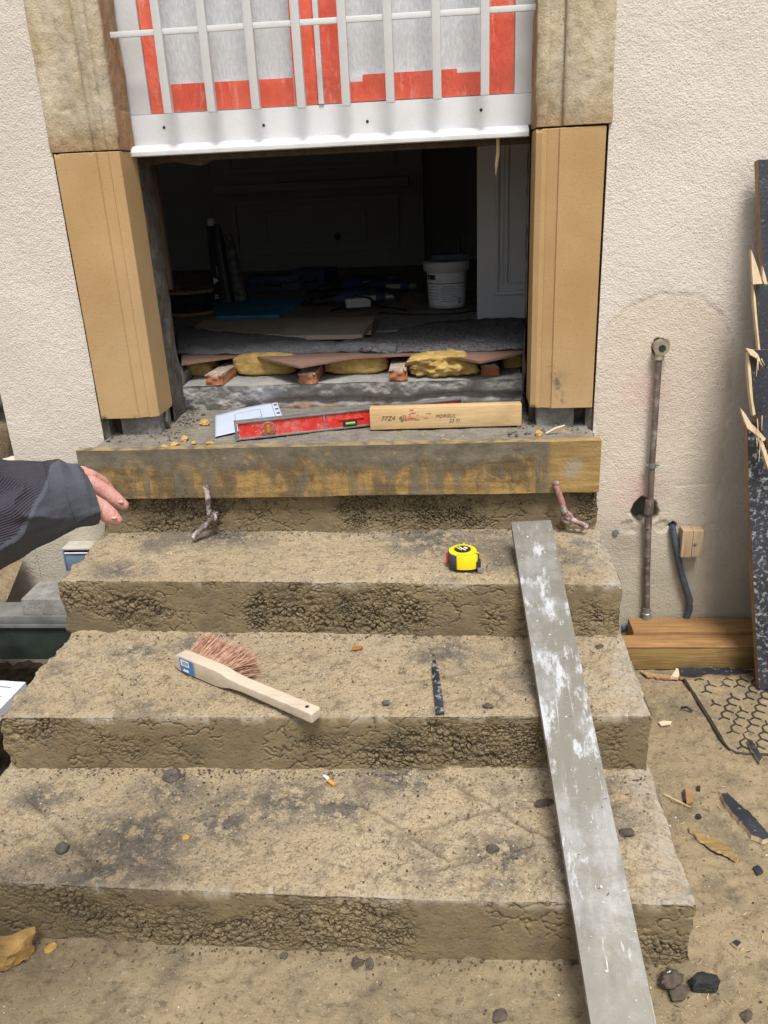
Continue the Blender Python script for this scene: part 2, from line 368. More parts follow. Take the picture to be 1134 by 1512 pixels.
def M_wood(name, a, b_, scale=(1, 18, 18), rough=0.7, sc=7, bump=0.0007, rnd=True, spec=0.3):
    t = NT(name); v = t.map(scale=scale)
    if rnd:
        n = t.n.new('ShaderNodeVectorMath'); n.operation = 'ADD'; t.t.links.new(v, n.inputs[0]); cb = t.n.new('ShaderNodeCombineXYZ')
        for i in range(3): t.t.links.new(t.math('MULTIPLY', t.rand(), 31.0 + 9 * i), cb.inputs[i])
        t.t.links.new(cb.outputs[0], n.inputs[1]); v = n.outputs[0]
    g = t.noise(sc, 6, 0.65, v, 0.8)
    c = t.mix(t.ramp(g, [(0.32, 0.0), (0.66, 1.0)]), a, b_)
    c = t.mix(t.ramp(t.noise(11, 4, 0.6), [(0.5, 0.0), (0.75, 0.45)]), c, tuple(x * 0.62 for x in a))
    return t.done(c, rough, t.bump(g, bump), spec=spec)
def M_formboard():
    t = NT('cement_smeared_board'); v = t.map(scale=(1, 1, 9))
    g = t.noise(8, 6, 0.6, v, 0.6)
    ochre = t.mix(t.ramp(g, [(0.35, 0.0), (0.65, 1.0)]), (0.22, 0.132, 0.045), (0.36, 0.235, 0.080))
    wet = t.mix(t.ramp(g, [(0.35, 0.0), (0.65, 1.0)]), (0.095, 0.064, 0.030), (0.165, 0.112, 0.050))
    sp = t.sep()
    bare = t.ramp(sp[0], [(0.0, 0.0), (0.512, 0.0), (0.526, 1.0), (1.0, 1.0)])
    wobz = t.math('ADD', sp[2], t.math('MULTIPLY', t.math('SUBTRACT', t.noise(11, 4, 0.6, t.map(scale=(1, 1, 0.15))), 0.5), 0.13))
    patch = t.noise(9, 5, 0.6, t.map(scale=(1, 1, 0.7), loc=(1.2, 0, 0.3)))
    patch = t.math('ADD', t.math('SUBTRACT', patch, 0.02), t.math('MULTIPLY', bare, 0.3))
    wood = t.mix(t.ramp(patch, [(0.45, 0.0), (0.53, 1.0)]), wet, ochre)
    cemc = t.mix(t.ramp(t.noise(35, 5, 0.6), [(0.35, 0.0), (0.65, 1.0)]), (0.100, 0.085, 0.060), (0.160, 0.136, 0.096))
    band = t.ramp(wobz, [(0.068, 0.0), (0.088, 1.0)])
    drip = t.ramp(t.noise(34, 4, 0.55, t.map(scale=(1, 1, 0.09), loc=(0.4, 0, 0)), 0.25), [(0.52, 0.0), (0.57, 0.95)])
    drip = t.math('MULTIPLY', drip, t.ramp(t.noise(7, 3, 0.5, t.map(loc=(3, 1, 1))), [(0.35, 0.35), (0.6, 1.0)]))
    veil = t.ramp(t.noise(55, 5, 0.7, t.map(scale=(1, 1, 0.4), loc=(6, 2, 1))), [(0.52, 0.0), (0.68, 0.55)])
    nb = t.math('SUBTRACT', 1.0, t.math('MULTIPLY', bare, 0.82))
    cem = t.math('MULTIPLY', t.math('MAXIMUM', t.math('MAXIMUM', band, drip), veil), nb)
    c = t.mix(cem, wood, cemc)
    c = t.mix(t.math('MULTIPLY', bare, t.ball((0.575, -0.014, 0.062), 0.005, 0.035, 0.03, 40)), c, (0.30, 0.255, 0.18))
    c = t.mix(t.ramp(t.noise(30, 5, 0.7, t.map(loc=(4, 1, 1))), [(0.60, 0.0), (0.70, 0.65)]), c, (0.36, 0.21, 0.055))
    edge = t.attr('top')
    c = t.mix(t.math('MULTIPLY', edge, t.ramp(t.noise(22, 4), [(0.42, 0.0), (0.58, 0.75)])), c, (0.36, 0.25, 0.10))
    b = t.bump(t.noise(150, 5, 0.6), 0.0018, 0.9); b = t.bump(cem, 0.0018, 0.8, b)
    return t.done(c, 0.78, b, spec=0.35)
def M_film():
    t = NT('brushed_protective_film'); v = t.map(scale=(1, 1, 0.35), rot=(0, 0.25, 0))
    n = t.noise(190, 6, 0.75, v)
    c = t.mix(t.ramp(n, [(0.36, 0.0), (0.64, 1.0)]), (0.44, 0.46, 0.48), (0.62, 0.64, 0.655))
    c = t.mix(t.ramp(t.noise(6, 4), [(0.4, 0.0), (0.7, 0.55)]), c, (0.40, 0.395, 0.385))
    return t.done(c, 0.42, t.bump(n, 0.0008), spec=0.45)
def M_tape():
    t = NT('orange_tape'); n = t.noise(14, 5, 0.6, t.map(scale=(1, 1, 0.4)))
    c = t.mix(t.ramp(n, [(0.35, 0.0), (0.65, 1.0)]), (0.60, 0.080, 0.042), (0.74, 0.135, 0.078))
    c = t.mix(t.ramp(t.noise(40, 6, 0.75, t.map(scale=(1, 1, 0.25), loc=(3, 3, 3))), [(0.54, 0.0), (0.66, 0.6)]), c, (0.78, 0.34, 0.26))
    return t.done(c, 0.30, t.bump(t.noise(22, 5, 0.65, t.map(scale=(1, 1, 0.5))), 0.006), spec=0.5)
def M_whitepaint(name='white_paint', c0=(0.64, 0.65, 0.665)):
    t = NT(name); n = t.noise(9, 5, 0.6)
    c = t.mix(t.ramp(n, [(0.45, 0.0), (0.75, 0.8)]), c0, tuple(x * y for x, y in zip(c0, (0.86, 0.85, 0.81))))
    c = t.mix(t.ramp(t.noise(70, 6, 0.75), [(0.66, 0.0), (0.74, 0.55)]), c, (0.42, 0.36, 0.27))
    return t.done(c, 0.42, t.bump(t.noise(120, 4), 0.0005), spec=0.45)
def M_alu():
    t = NT('cement_stained_aluminium')
    b = t.noise(9, 6, 0.6, t.map(scale=(1.6, 1, 1)))
    base = t.mix(t.ramp(t.noise(60, 5, 0.6, t.map(scale=(1, 0.15, 0.15))), [(0.35, 0.0), (0.65, 1.0)]), (0.235, 0.235, 0.228), (0.31, 0.31, 0.302))
    base = t.mix(t.ramp(t.noise(5.5, 9, 0.7), [(0.44, 0.0), (0.56, 0.85)]), base, (0.165, 0.155, 0.125))
    sp = t.sep()
    zone = t.ramp(sp[1], [(0.52, 0.35), (0.62, 1.0), (0.96, 1.0), (1.0, 0.6)])
    wp = t.ramp(t.math('ADD', t.noise(13, 12, 0.74, t.map(scale=(1.5, 0.6, 0.6), loc=(1.3, 0, 0))), t.math('MULTIPLY', t.math('SUBTRACT', zone, 1.0), 0.14)), [(0.50, 0.0), (0.565, 0.8)])
    c = t.mix(wp, base, (0.47, 0.49, 0.515)); c = t.mix(t.ramp(t.noise(38, 5, 0.7, t.map(scale=(1, 0.5, 0.5), loc=(5, 1, 1))), [(0.60, 0.0), (0.70, 0.5)]), c, (0.15, 0.135, 0.105))
    scr = t.ramp(t.noise(70, 4, 0.7, t.map(scale=(1.0, 0.05, 0.05), loc=(2, 2, 2))), [(0.62, 0.0), (0.69, 0.65)])
    c = t.mix(scr, c, (0.46, 0.46, 0.46)); c = t.mix(t.ramp(t.noise(160, 3, 0.6, t.map(scale=(1, 0.12, 0.12), rot=(0, 0, 0.2), loc=(8, 2, 2))), [(0.68, 0.0), (0.73, 0.6)]), c, (0.55, 0.55, 0.55))
    metal = t.math('MULTIPLY', t.math('SUBTRACT', 1.0, wp), 0.22)
    return t.done(c, t.ramp(b, [(0.3, 0.45), (0.7, 0.72)]), t.bump(t.noise(200, 4), 0.0004), metal, 0.4)
def M_copper():
    t = NT('tarnished_copper')
    c = t.mix(t.ramp(t.noise(9, 5, 0.6), [(0.35, 0.0), (0.62, 1.0)]), (0.085, 0.060, 0.052), (0.19, 0.145, 0.125))
    c = t.mix(t.ramp(t.noise(30, 5, 0.7), [(0.50, 0.0), (0.66, 0.85)]), c, (0.36, 0.32, 0.28))
    return t.done(c, 0.5, t.bump(t.noise(130, 4), 0.0006), 0.3, 0.5)
def M_rod():
    t = NT('scuffed_pink_paint_steel'); rr = t.rand()
    c = t.mix(t.ramp(t.noise(55, 4, 0.6), [(0.44, 0.0), (0.54, 1.0)]), (0.11, 0.088, 0.078), (0.46, 0.40, 0.375))
    pk = t.ramp(t.noise(26, 4, 0.6, t.map(loc=(1, 2, 3))), [(0.46, 0.0), (0.58, 1.0)])
    c = t.mix(t.math('MULTIPLY', pk, t.attr('pink')), c, (0.42, 0.20, 0.185))
    return t.done(c, 0.55, t.bump(t.noise(200, 4), 0.0012), 0.15)
def M_black(name='chipped_black_coating', gl=0.5, sh=0.0):
    t = NT(name); n = t.noise(90, 5, 0.7)
    c = t.mix(t.ramp(t.noise(12, 4), [(0.35, 0.0), (0.65, 1.0)]), (0.012, 0.014, 0.019), (0.028, 0.032, 0.042))
    c = t.mix(t.ramp(n, [(0.60 - sh, 0.0), (0.68 - sh, gl)]), c, (0.30, 0.30, 0.29))
    return t.done(c, 0.42, t.bump(t.noise(150, 5, 0.65), 0.0016), spec=0.5)
def M_sleeve(name, a, b_, rib):
    t = NT(name); n = t.noise(7, 5, 0.6)
    c = t.mix(t.ramp(n, [(0.35, 0.0), (0.65, 1.0)]), a, b_)
    c = t.mix(t.ramp(t.noise(70, 5, 0.75), [(0.66, 0.0), (0.74, 0.5)]), c, tuple(min(1, x * 3 + 0.06) for x in b_))
    b = t.bump(t.noise(900, 2), 0.0006)
    if rib:
        rv = t.math('SINE', t.math('MULTIPLY', t.attr('ribu'), 1.0)); b = t.bump(rv, 0.0005, 0.8, b)
        c = t.mix(t.ramp(rv, [(0.2, 0.30), (0.8, 0.0)]), c, tuple(x * 0.55 for x in a))
    else: b = t.bump(t.noise(40, 4, 0.6), 0.002, 0.6, b)
    return t.done(c, 0.9, b, spec=0.2)
def M_skin():
    t = NT('skin'); n = t.noise(28, 5, 0.6)
    c = t.mix(t.ramp(n, [(0.35, 0.0), (0.65, 1.0)]), (0.50, 0.24, 0.205), (0.60, 0.32, 0.275))
    c = t.mix(t.ramp(t.noise(120, 4, 0.6), [(0.55, 0.0), (0.75, 0.35)]), c, (0.45, 0.19, 0.16))
    m_ = t.done(c, 0.52, t.bump(t.noise(380, 4, 0.65), 0.0009, 1.0, t.bump(t.noise(150, 4, 0.6, t.map(scale=(2.2, 0.7, 0.7))), 0.0016)), spec=0.4)
    t.b.inputs['Subsurface Weight'].default_value = 0.12; t.b.inputs['Subsurface Radius'].default_value = (0.01, 0.004, 0.002); t.b.inputs['Subsurface Scale'].default_value = 0.3
    return m_
def M_felt(name, a, b_, fleck=True):
    t = NT(name); n = t.noise(110, 5, 0.75)
    c = t.mix(t.ramp(n, [(0.38, 0.0), (0.62, 1.0)]), a, b_)
    if fleck: c = t.mix(t.ramp(t.noise(75, 2, 0.5, t.map(loc=(4, 4, 4))), [(0.73, 0.0), (0.76, 0.8)]), c, (0.32, 0.10, 0.06))
    return t.done(c, 0.97, t.bump(n, 0.003), spec=0.15)
def M_wool():
    t = NT('mineral_wool'); n = t.noise(35, 6, 0.7)
    c = t.mix(t.ramp(n, [(0.32, 0.0), (0.62, 1.0)]), (0.38, 0.24, 0.07), (0.58, 0.41, 0.15))
    c = t.mix(t.ramp(t.noise(14, 5), [(0.56, 0.0), (0.72, 0.6)]), c, (0.20, 0.15, 0.08))
    return t.done(c, 0.98, t.bump(t.noise(160, 5, 0.75), 0.004), spec=0.1)
def M_roughcement(name='broken_cement', a=(0.20, 0.19, 0.17), b_=(0.38, 0.36, 0.33), red=0.0):
    t = NT(name); n = t.noise(22, 6, 0.7)
    c = t.mix(t.ramp(n, [(0.36, 0.0), (0.62, 1.0)]), a, b_)
    c = t.mix(t.ramp(t.noise(110, 4, 0.7), [(0.56, 0.0), (0.68, 0.6)]), c, tuple(x * 0.45 for x in a))
    if red: c = t.mix(t.math('MULTIPLY', t.attr('red'), t.ramp(t.noise(16, 5), [(0.42, 0.0), (0.55, red)])), c, (0.34, 0.21, 0.14))
    return t.done(c, 0.93, t.bump(t.noise(70, 7, 0.75), 0.004), spec=0.25)
def M_batten():
    t = NT('mortar_topped_terracotta')
    geo = t.n.new('ShaderNodeNewGeometry'); top = t.attr('top')
    side = t.mix(t.ramp(t.noise(30, 5), [(0.35, 0.0), (0.65, 1.0)]), (0.30, 0.11, 0.05), (0.40, 0.19, 0.10))
    tp = t.mix(t.ramp(t.noise(40, 5, 0.7), [(0.4, 0.0), (0.62, 1.0)]), (0.30, 0.22, 0.17), (0.45, 0.38, 0.32))
    return t.done(t.mix(top, side, tp), 0.92, t.bump(t.noise(120, 5, 0.7), 0.002), spec=0.25)
def M_level():
    t = NT('scuffed_red_paint')
    c = t.mix(t.ramp(t.noise(28, 5, 0.65), [(0.50, 0.0), (0.66, 0.8)]), (0.58, 0.03, 0.02), (0.55, 0.20, 0.17))
    c = t.mix(t.ramp(t.noise(75, 5, 0.7), [(0.60, 0.0), (0.68, 0.8)]), c, (0.50, 0.44, 0.41))
    return t.done(c, 0.45, t.bump(t.noise(200, 3), 0.0004), spec=0.45)

concrete = M_concrete(); ground_m = M_ground(); plaster_l = M_plaster('cream_roughcast', False); plaster_r = M_plaster('cream_roughcast_patched', True)
newstone = M_newstone(); oldstone = M_oldstone(); formwood = M_formboard(); film = M_film(); tape = M_tape()
white = M_whitepaint(); barpaint = M_whitepaint('bar_paint', (0.60, 0.605, 0.61)); alu = M_alu(); copper = M_copper(); rodm = M_rod(); black = M_black(); black2 = M_black('rough_black_coating', 0.75, 0.07)
pine = M_wood('pale_pine', (0.46, 0.30, 0.135), (0.60, 0.43, 0.23), (1, 9, 14)); beech = M_wood('raw_beech', (0.46, 0.375, 0.285), (0.56, 0.475, 0.375), (1, 12, 12), 0.6, 9, 0.0003)
orangewood = M_wood('orange_stained_timber', (0.20, 0.105, 0.042), (0.36, 0.20, 0.080), (1.2, 16, 26)); yellowwood = M_wood('weathered_yellow_timber', (0.15, 0.092, 0.034), (0.34, 0.225, 0.082), (1.2, 18, 34))
rawwood = M_wood('splintered_raw_wood', (0.50, 0.37, 0.22), (0.66, 0.54, 0.37), (30, 30, 2), 0.8, 5, 0.0012); brownply = M_wood('brown_ply_edge', (0.22, 0.125, 0.065), (0.38, 0.24, 0.13), (20, 20, 1.4), 0.8, 6, 0.0012)
greywood = M_wood('grey_dusty_ply', (0.40, 0.335, 0.255), (0.54, 0.46, 0.36), (1, 8, 8)); redply = M_wood('red_brown_underlay', (0.17, 0.10, 0.075), (0.25, 0.155, 0.115), (1, 8, 8))
darkwood = M_wood('dark_old_wood', (0.035, 0.022, 0.014), (0.085, 0.055, 0.035), (8, 8, 1))
skin = M_skin(); knit = M_sleeve('navy_ribbed_knit', (0.040, 0.038, 0.050), (0.062, 0.059, 0.074), True); softshell = M_sleeve('blue_grey_softshell', (0.052, 0.056, 0.070), (0.078, 0.084, 0.102), False)
felt_g = M_felt('grey_felt', (0.10, 0.10, 0.104), (0.17, 0.17, 0.176), False); felt_d = M_felt('dark_felt', (0.05, 0.048, 0.05), (0.20, 0.195, 0.20)); wool = M_wool()
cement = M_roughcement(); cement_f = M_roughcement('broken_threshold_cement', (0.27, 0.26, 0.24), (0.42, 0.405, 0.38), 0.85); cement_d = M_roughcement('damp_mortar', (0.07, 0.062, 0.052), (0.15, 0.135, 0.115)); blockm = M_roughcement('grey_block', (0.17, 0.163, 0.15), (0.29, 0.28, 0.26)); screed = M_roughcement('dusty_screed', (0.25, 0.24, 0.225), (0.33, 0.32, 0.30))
landing_m = M_roughcement('dusty_landing', (0.15, 0.135, 0.112), (0.235, 0.215, 0.182)); batten_m = M_batten(); redpaint = M_level()
blackpl = plain('black_plastic', (0.02, 0.022, 0.025), 0.45); dgrey = plain('dark_grey_rubber', (0.045, 0.05, 0.06), 0.6); yellow = plain('yellow_plastic', (0.80, 0.58, 0.015), 0.35, var=0.08); redpl = plain('red_plastic', (0.42, 0.02, 0.03), 0.4)
greymetal = plain('grey_steel', (0.30, 0.30, 0.30), 0.45, 0.6); galv = plain('galvanised_steel', (0.20, 0.205, 0.20), 0.5, 0.35, sc=18); greenp = plain('dark_green_paint', (0.022, 0.032, 0.024), 0.55, var=0.45, sc=12); brass = plain('dull_brass', (0.36, 0.31, 0.23), 0.42, 0.5)
blueplm = plain('dark_blue_plastic', (0.022, 0.048, 0.10), 0.5); bluesheet = plain('blue_board', (0.05, 0.26, 0.42), 0.7, sc=6); paper = plain('white_paper', (0.44, 0.49, 0.60), 0.8, var=0.04, sc=8); paper2 = plain('printed_sack_paper', (0.55, 0.57, 0.59), 0.7, var=0.08)
ink = plain('pen_ink', (0.15, 0.105, 0.06), 0.7); inkgrey = plain('print_grey', (0.20, 0.22, 0.25), 0.7); printblack = plain('print_black', (0.02, 0.02, 0.02), 0.7); labelblue = plain('label_blue', (0.035, 0.16, 0.40), 0.5, var=0.1); whitepr = plain('print_white', (0.75, 0.75, 0.75), 0.6, var=0.08)
greenvial = plain('vial_green', (0.42, 0.62, 0.06), 0.2, var=0.1); bristle_m = plain('coir_bristles', (0.42, 0.245, 0.165), 0.8, var=0.4, sc=90); bristle_m2 = plain('dark_coir_bristles', (0.29, 0.155, 0.10), 0.8, var=0.4, sc=90)
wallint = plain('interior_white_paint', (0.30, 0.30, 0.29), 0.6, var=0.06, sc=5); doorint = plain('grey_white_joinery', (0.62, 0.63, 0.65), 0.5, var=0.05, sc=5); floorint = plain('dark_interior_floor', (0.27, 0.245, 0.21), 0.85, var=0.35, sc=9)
bucketm = plain('dusty_white_plastic', (0.55, 0.55, 0.52), 0.5, var=0.15, sc=12); ochrerock = plain('ochre_limestone', (0.34, 0.205, 0.07), 0.92, var=0.45, sc=28, bump=0.002); greyrock = plain('grey_stone', (0.10, 0.088, 0.075), 0.9, var=0.4, sc=60, bump=0.002); brownrock = plain('brown_clod', (0.090, 0.070, 0.052), 0.95, var=0.4, sc=80, bump=0.002); darkrock = plain('black_slag', (0.022, 0.022, 0.022), 0.6, var=0.5, sc=60, bump=0.003)
crumbm = plain('yellow_foam_crumb', (0.50, 0.30, 0.085), 0.95, var=0.35, sc=60, bump=0.002); cigp = plain('cigarette_paper', (0.72, 0.70, 0.66), 0.8, var=0.06); cigf = plain('cigarette_filter', (0.55, 0.24, 0.06), 0.8); leafm = plain('dead_leaf', (0.30, 0.13, 0.03), 0.7); iron = plain('dark_cast_iron', (0.045, 0.038, 0.030), 0.75, 0.2)
needle_m = plain('dark_needles', (0.03, 0.024, 0.018), 0.85, var=0.5); grit_m = plain('grit', (0.22, 0.185, 0.135), 0.9, var=0.6, sc=12); gritd_m = plain('dark_grit', (0.065, 0.055, 0.045), 0.9, var=0.5, sc=20); gritw_m = plain('pale_grit', (0.50, 0.46, 0.39), 0.9, var=0.2, sc=20); chipw_m = plain('pale_wood_chips', (0.48, 0.34, 0.16), 0.85, var=0.3)
conduit_m = plain('blue_black_conduit', (0.055, 0.065, 0.085), 0.5, var=0.5, sc=22); bluetube = plain('blue_pipe', (0.09, 0.13, 0.22), 0.5, var=0.5, sc=20); tubeblue = plain('blue_grey_channel', (0.15, 0.21, 0.28), 0.45, var=0.15); tubetop = plain('dusty_galvanised', (0.42, 0.40, 0.34), 0.6, 0.1, var=0.2)
rubble_m = [plain('brown_rubble', (0.20, 0.15, 0.10), 0.95, var=0.4, sc=25, bump=0.003), plain('grey_rubble', (0.22, 0.20, 0.17), 0.95, var=0.4, sc=25, bump=0.003)]
trouser = plain('work_trousers', (0.035, 0.037, 0.042), 0.9); boot = plain('brown_boots', (0.06, 0.04, 0.025), 0.7); hairm = plain('dark_hair', (0.03, 0.022, 0.016), 0.7)

# ================================================================== STRUCTURE
WY = 2.0                                   # wall face
# ------------------------------------------------------------------ ground
gx = graded(-1.5, 1.15, 0.0065, -60, 60, 1.4); gy = graded(0.5, 2.06, 0.0065, -60, 2.3, 1.4)
GX, GY = np.meshgrid(gx, gy, indexing='ij')
near = sstep(-3, -1.5, GX) * (1 - sstep(1.15, 3, GX)) * sstep(-1.0, 0.5, GY)
def ground_h(x, y):
    h = (fbm(x * 3, y * 3, 3, 1) - 0.5) * 0.014 + (fbm(x * 14, y * 14, 4, 2) - 0.5) * 0.012 + (fbm(x * 60, y * 60, 3, 3) - 0.5) * 0.008 + sstep(0.60, 0.75, fbm(x * 30, y * 30, 3, 13)) * 0.005
    return h - 0.002
soil = (1 - sstep(-1.02, -0.95, GX)) * sstep(1.10, 1.35, GY)
GZ = ground_h(GX, GY) * near - 0.006 * (1 - near)
GZ = GZ - soil * near * (0.05 + 0.05 * fbm(GX * 9, GY * 9, 4, 8)) + soil * near * (fbm(GX * 40, GY * 40, 3, 9) - 0.5) * 0.03
V = np.stack([GX, GY, GZ], -1).reshape(-1, 3)
g = from_np('ground', V, grid_faces(len(gx), len(gy)), ground_m, None, 180, (0, 0, 0), {'soil': soil.ravel()})
tag(g, kind='structure', label='trampled sandy mud ground in front of the steps')

# ------------------------------------------------------------------ house front
house = thing('house_front', 'cream roughcast house front with ochre stone jambs round a gutted doorway', 'house')
def wall_sheet(name, xs, zs, mat, right):
    X, Z = np.meshgrid(xs, zs, indexing='ij')
    nr = sstep(-2.0, -1.2, X) * (1 - sstep(1.2, 2.0, X)) * (1 - sstep(1.7, 2.2, Z))
    Y = WY - (fbm(X * 5, Z * 5, 3, 5) - 0.5) * 0.007 * nr
    gr = fbm(X * 150, Z * 120, 2, 6)
    Y = Y - (gr - 0.5) * 0.0014 * nr
    at = {}
    if right:
        cx, r = 0.509, 0.157
        wob = (fbm(X * 14, Z * 14, 3, 21) - 0.5) * 0.03
        d = np.where(Z > 0.775, np.hypot(X - cx, Z - 0.775), np.abs(X - cx)) + wob
        pm = (1 - sstep(r - 0.006, r + 0.006, d)) * nr
        at['patch'] = pm.ravel(); ed = np.exp(-((d - r) / 0.006) ** 2) * nr; at['patch_edge'] = ed.ravel()
        Y = Y + pm * 0.0010 + ed * 0.0012 * sstep(0.4, 0.6, fbm(X * 30, Z * 30, 2, 3))
        hole = np.zeros_like(X)
        for (hx, hz, rx, rz, dp, sd) in ((0.487, 0.382, 0.036, 0.036, 0.06, 3), (0.491, 0.803, 0.021, 0.023, 0.03, 9), (0.5615, 0.338, 0.010, 0.010, 0.03, 2)):
            q = np.hypot((X - hx) / rx, (Z - hz) / rz) + (fbm(X * 40, Z * 40, 2, sd) - 0.5) * 0.5
            k = 1 - sstep(0.80, 1.0, q); hole = np.maximum(hole, k); Y = Y + k * dp
        q = np.hypot((X - 0.452) / 0.03, (Z - 0.335) / 0.022); k = (1 - sstep(0.5, 1.1, q)) * fbm(X * 60, Z * 60, 3, 4); Y = Y + k * 0.008
        q = np.hypot((X - 0.535) / 0.022, (Z - 0.335) / 0.02); k = (1 - sstep(0.5, 1.1, q)) * fbm(X * 60, Z * 60, 3, 14); Y = Y + k * 0.008
        for z0, xa, xb in ((0.449, 0.555, 0.66), (0.446, 0.56, 0.64)):    # scratches
            Y = Y + np.exp(-((Z - z0 - (X - xa) * 0.05) / 0.0015) ** 2) * ((X > xa) & (X < xb)) * 0.0012
        at['hole'] = hole.ravel()
    Vv = np.stack([X, Y, Z], -1)
    n, k = X.shape
    V = Vv.reshape(-1, 3); F = grid_faces(n, k).tolist()
    # return edges into the wall thickness
    ex = 0 if right else n - 1
    b = len(V); V2 = Vv[ex].copy(); V2[:, 1] += 0.06; V = np.vstack([V, V2])
    for j in range(k - 1):
        q = [ex * k + j, ex * k + j + 1, b + j + 1, b + j]; F.append(q if not right else q[::-1])
    if not right:
        b = len(V); V2 = Vv[0].copy(); V2[:, 1] += 0.12; V = np.vstack([V, V2])
        for j in range(k - 1): F.append([j, b + j, b + j + 1, j + 1])
    for a in at: at[a] = np.concatenate([at[a], np.zeros(len(V) - len(at[a]))])
    return from_np('roughcast_wall', V, F, mat, house, 180, None, at)
xr = graded(0.3445, 1.0, 0.0032, 0.3445, 12, 1.4); zr = graded(-0.02, 1.62, 0.0034, -0.02, 4.5, 1.4)
w = wall_sheet('roughcast_wall', xr, zr, plaster_r, True); w['label'] = 'cream roughcast wall right of the doorway with a rounded repair patch'
xl = np.arange(-1.176, -0.9165, 0.0034); xl = np.append(xl[:-1], -0.9195)
w = wall_sheet('roughcast_wall', xl, zr, plaster_l, False); w['label'] = 'narrow cream roughcast strip left of the doorway'
xw = graded(-1.42, -1.1765, 0.004, -3.0, -1.1765, 1.4); zw = np.append(np.arange(-0.12, 0.530, 0.004), 0.533)
X, Z = np.meshgrid(xw, zw, indexing='ij'); Y = WY - (fbm(X * 5, Z * 5, 3, 5) - 0.5) * 0.007 - (fbm(X * 150, Z * 120, 2, 6) - 0.5) * 0.0015
V = np.stack([X, Y, Z], -1); n, k = X.shape; V2 = V[:, -1].copy(); V2[:, 1] += 0.12; b = n * k
F = grid_faces(n, k).tolist() + [[i * k + k - 1, (i + 1) * k + k - 1, b + i + 1, b + i] for i in range(n - 1)]
w = from_np('roughcast_wall', np.vstack([V.reshape(-1, 3), V2]), F, plaster_l, house, 180); w['label'] = 'low cream roughcast wall below the rubble at far left'
# masonry behind, lining the opening, and upper wall
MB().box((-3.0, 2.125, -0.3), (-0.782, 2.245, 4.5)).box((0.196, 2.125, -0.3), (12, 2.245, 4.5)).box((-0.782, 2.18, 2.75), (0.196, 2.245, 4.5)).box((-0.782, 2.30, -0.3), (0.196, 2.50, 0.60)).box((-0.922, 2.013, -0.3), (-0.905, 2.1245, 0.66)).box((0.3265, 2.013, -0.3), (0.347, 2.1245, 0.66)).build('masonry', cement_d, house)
# lower back wall of recess under the new stones
def rough_sheet(name, P00, Pu, Pv, nu, nv, amp, sc, mat, parent, nrm, s=0, attrs=None, fn=None):
    P00, Pu, Pv, nrm = map(lambda a: np.array(a, float), (P00, Pu, Pv, nrm))
    A, B = np.meshgrid(np.linspace(0, 1, nu), np.linspace(0, 1, nv), indexing='ij')
    lu, lv = np.linalg.norm(Pu), np.linalg.norm(Pv)
    h = (fbm(A * lu * sc, B * lv * sc, 5, s) - 0.5) * amp
    if fn is not None: h = h + fn(A, B)
    Vv = P00 + A[..., None] * Pu + B[..., None] * Pv + h[..., None] * nrm
    fl = np.dot(np.cross(Pu, Pv), nrm) < 0
    return from_np(name, Vv.reshape(-1, 3), grid_faces(nu, nv, fl), mat, parent, 180, None, attrs)
for x0, x1 in ((-0.905, -0.76), (0.19, 0.327)):
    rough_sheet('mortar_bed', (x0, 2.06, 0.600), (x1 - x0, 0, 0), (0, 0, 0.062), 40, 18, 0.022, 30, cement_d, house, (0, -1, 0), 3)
    # bedding block the new stone stands on
b1 = MB().box((-0.878, 2.026, 0.598), (-0.772, 2.115, 0.6595)).build('bedding_block', blockm, house, 0.004, smooth=None)
b2 = MB().box((0.206, 2.026, 0.604), (0.30, 2.115, 0.6595)).build('bedding_block', blockm, house, 0.004, smooth=None)
# reveals behind new stones: rough cement
for x, sx in ((-0.768, 1), (0.182, -1)):
    rough_sheet('reveal_render', (x, 2.120, 0.600), (-0.008 * sx, 0.13, 0), (0, 0, 0.70), 24, 80, 0.012, 16, cement_d, house, (sx, 0, 0), 5)

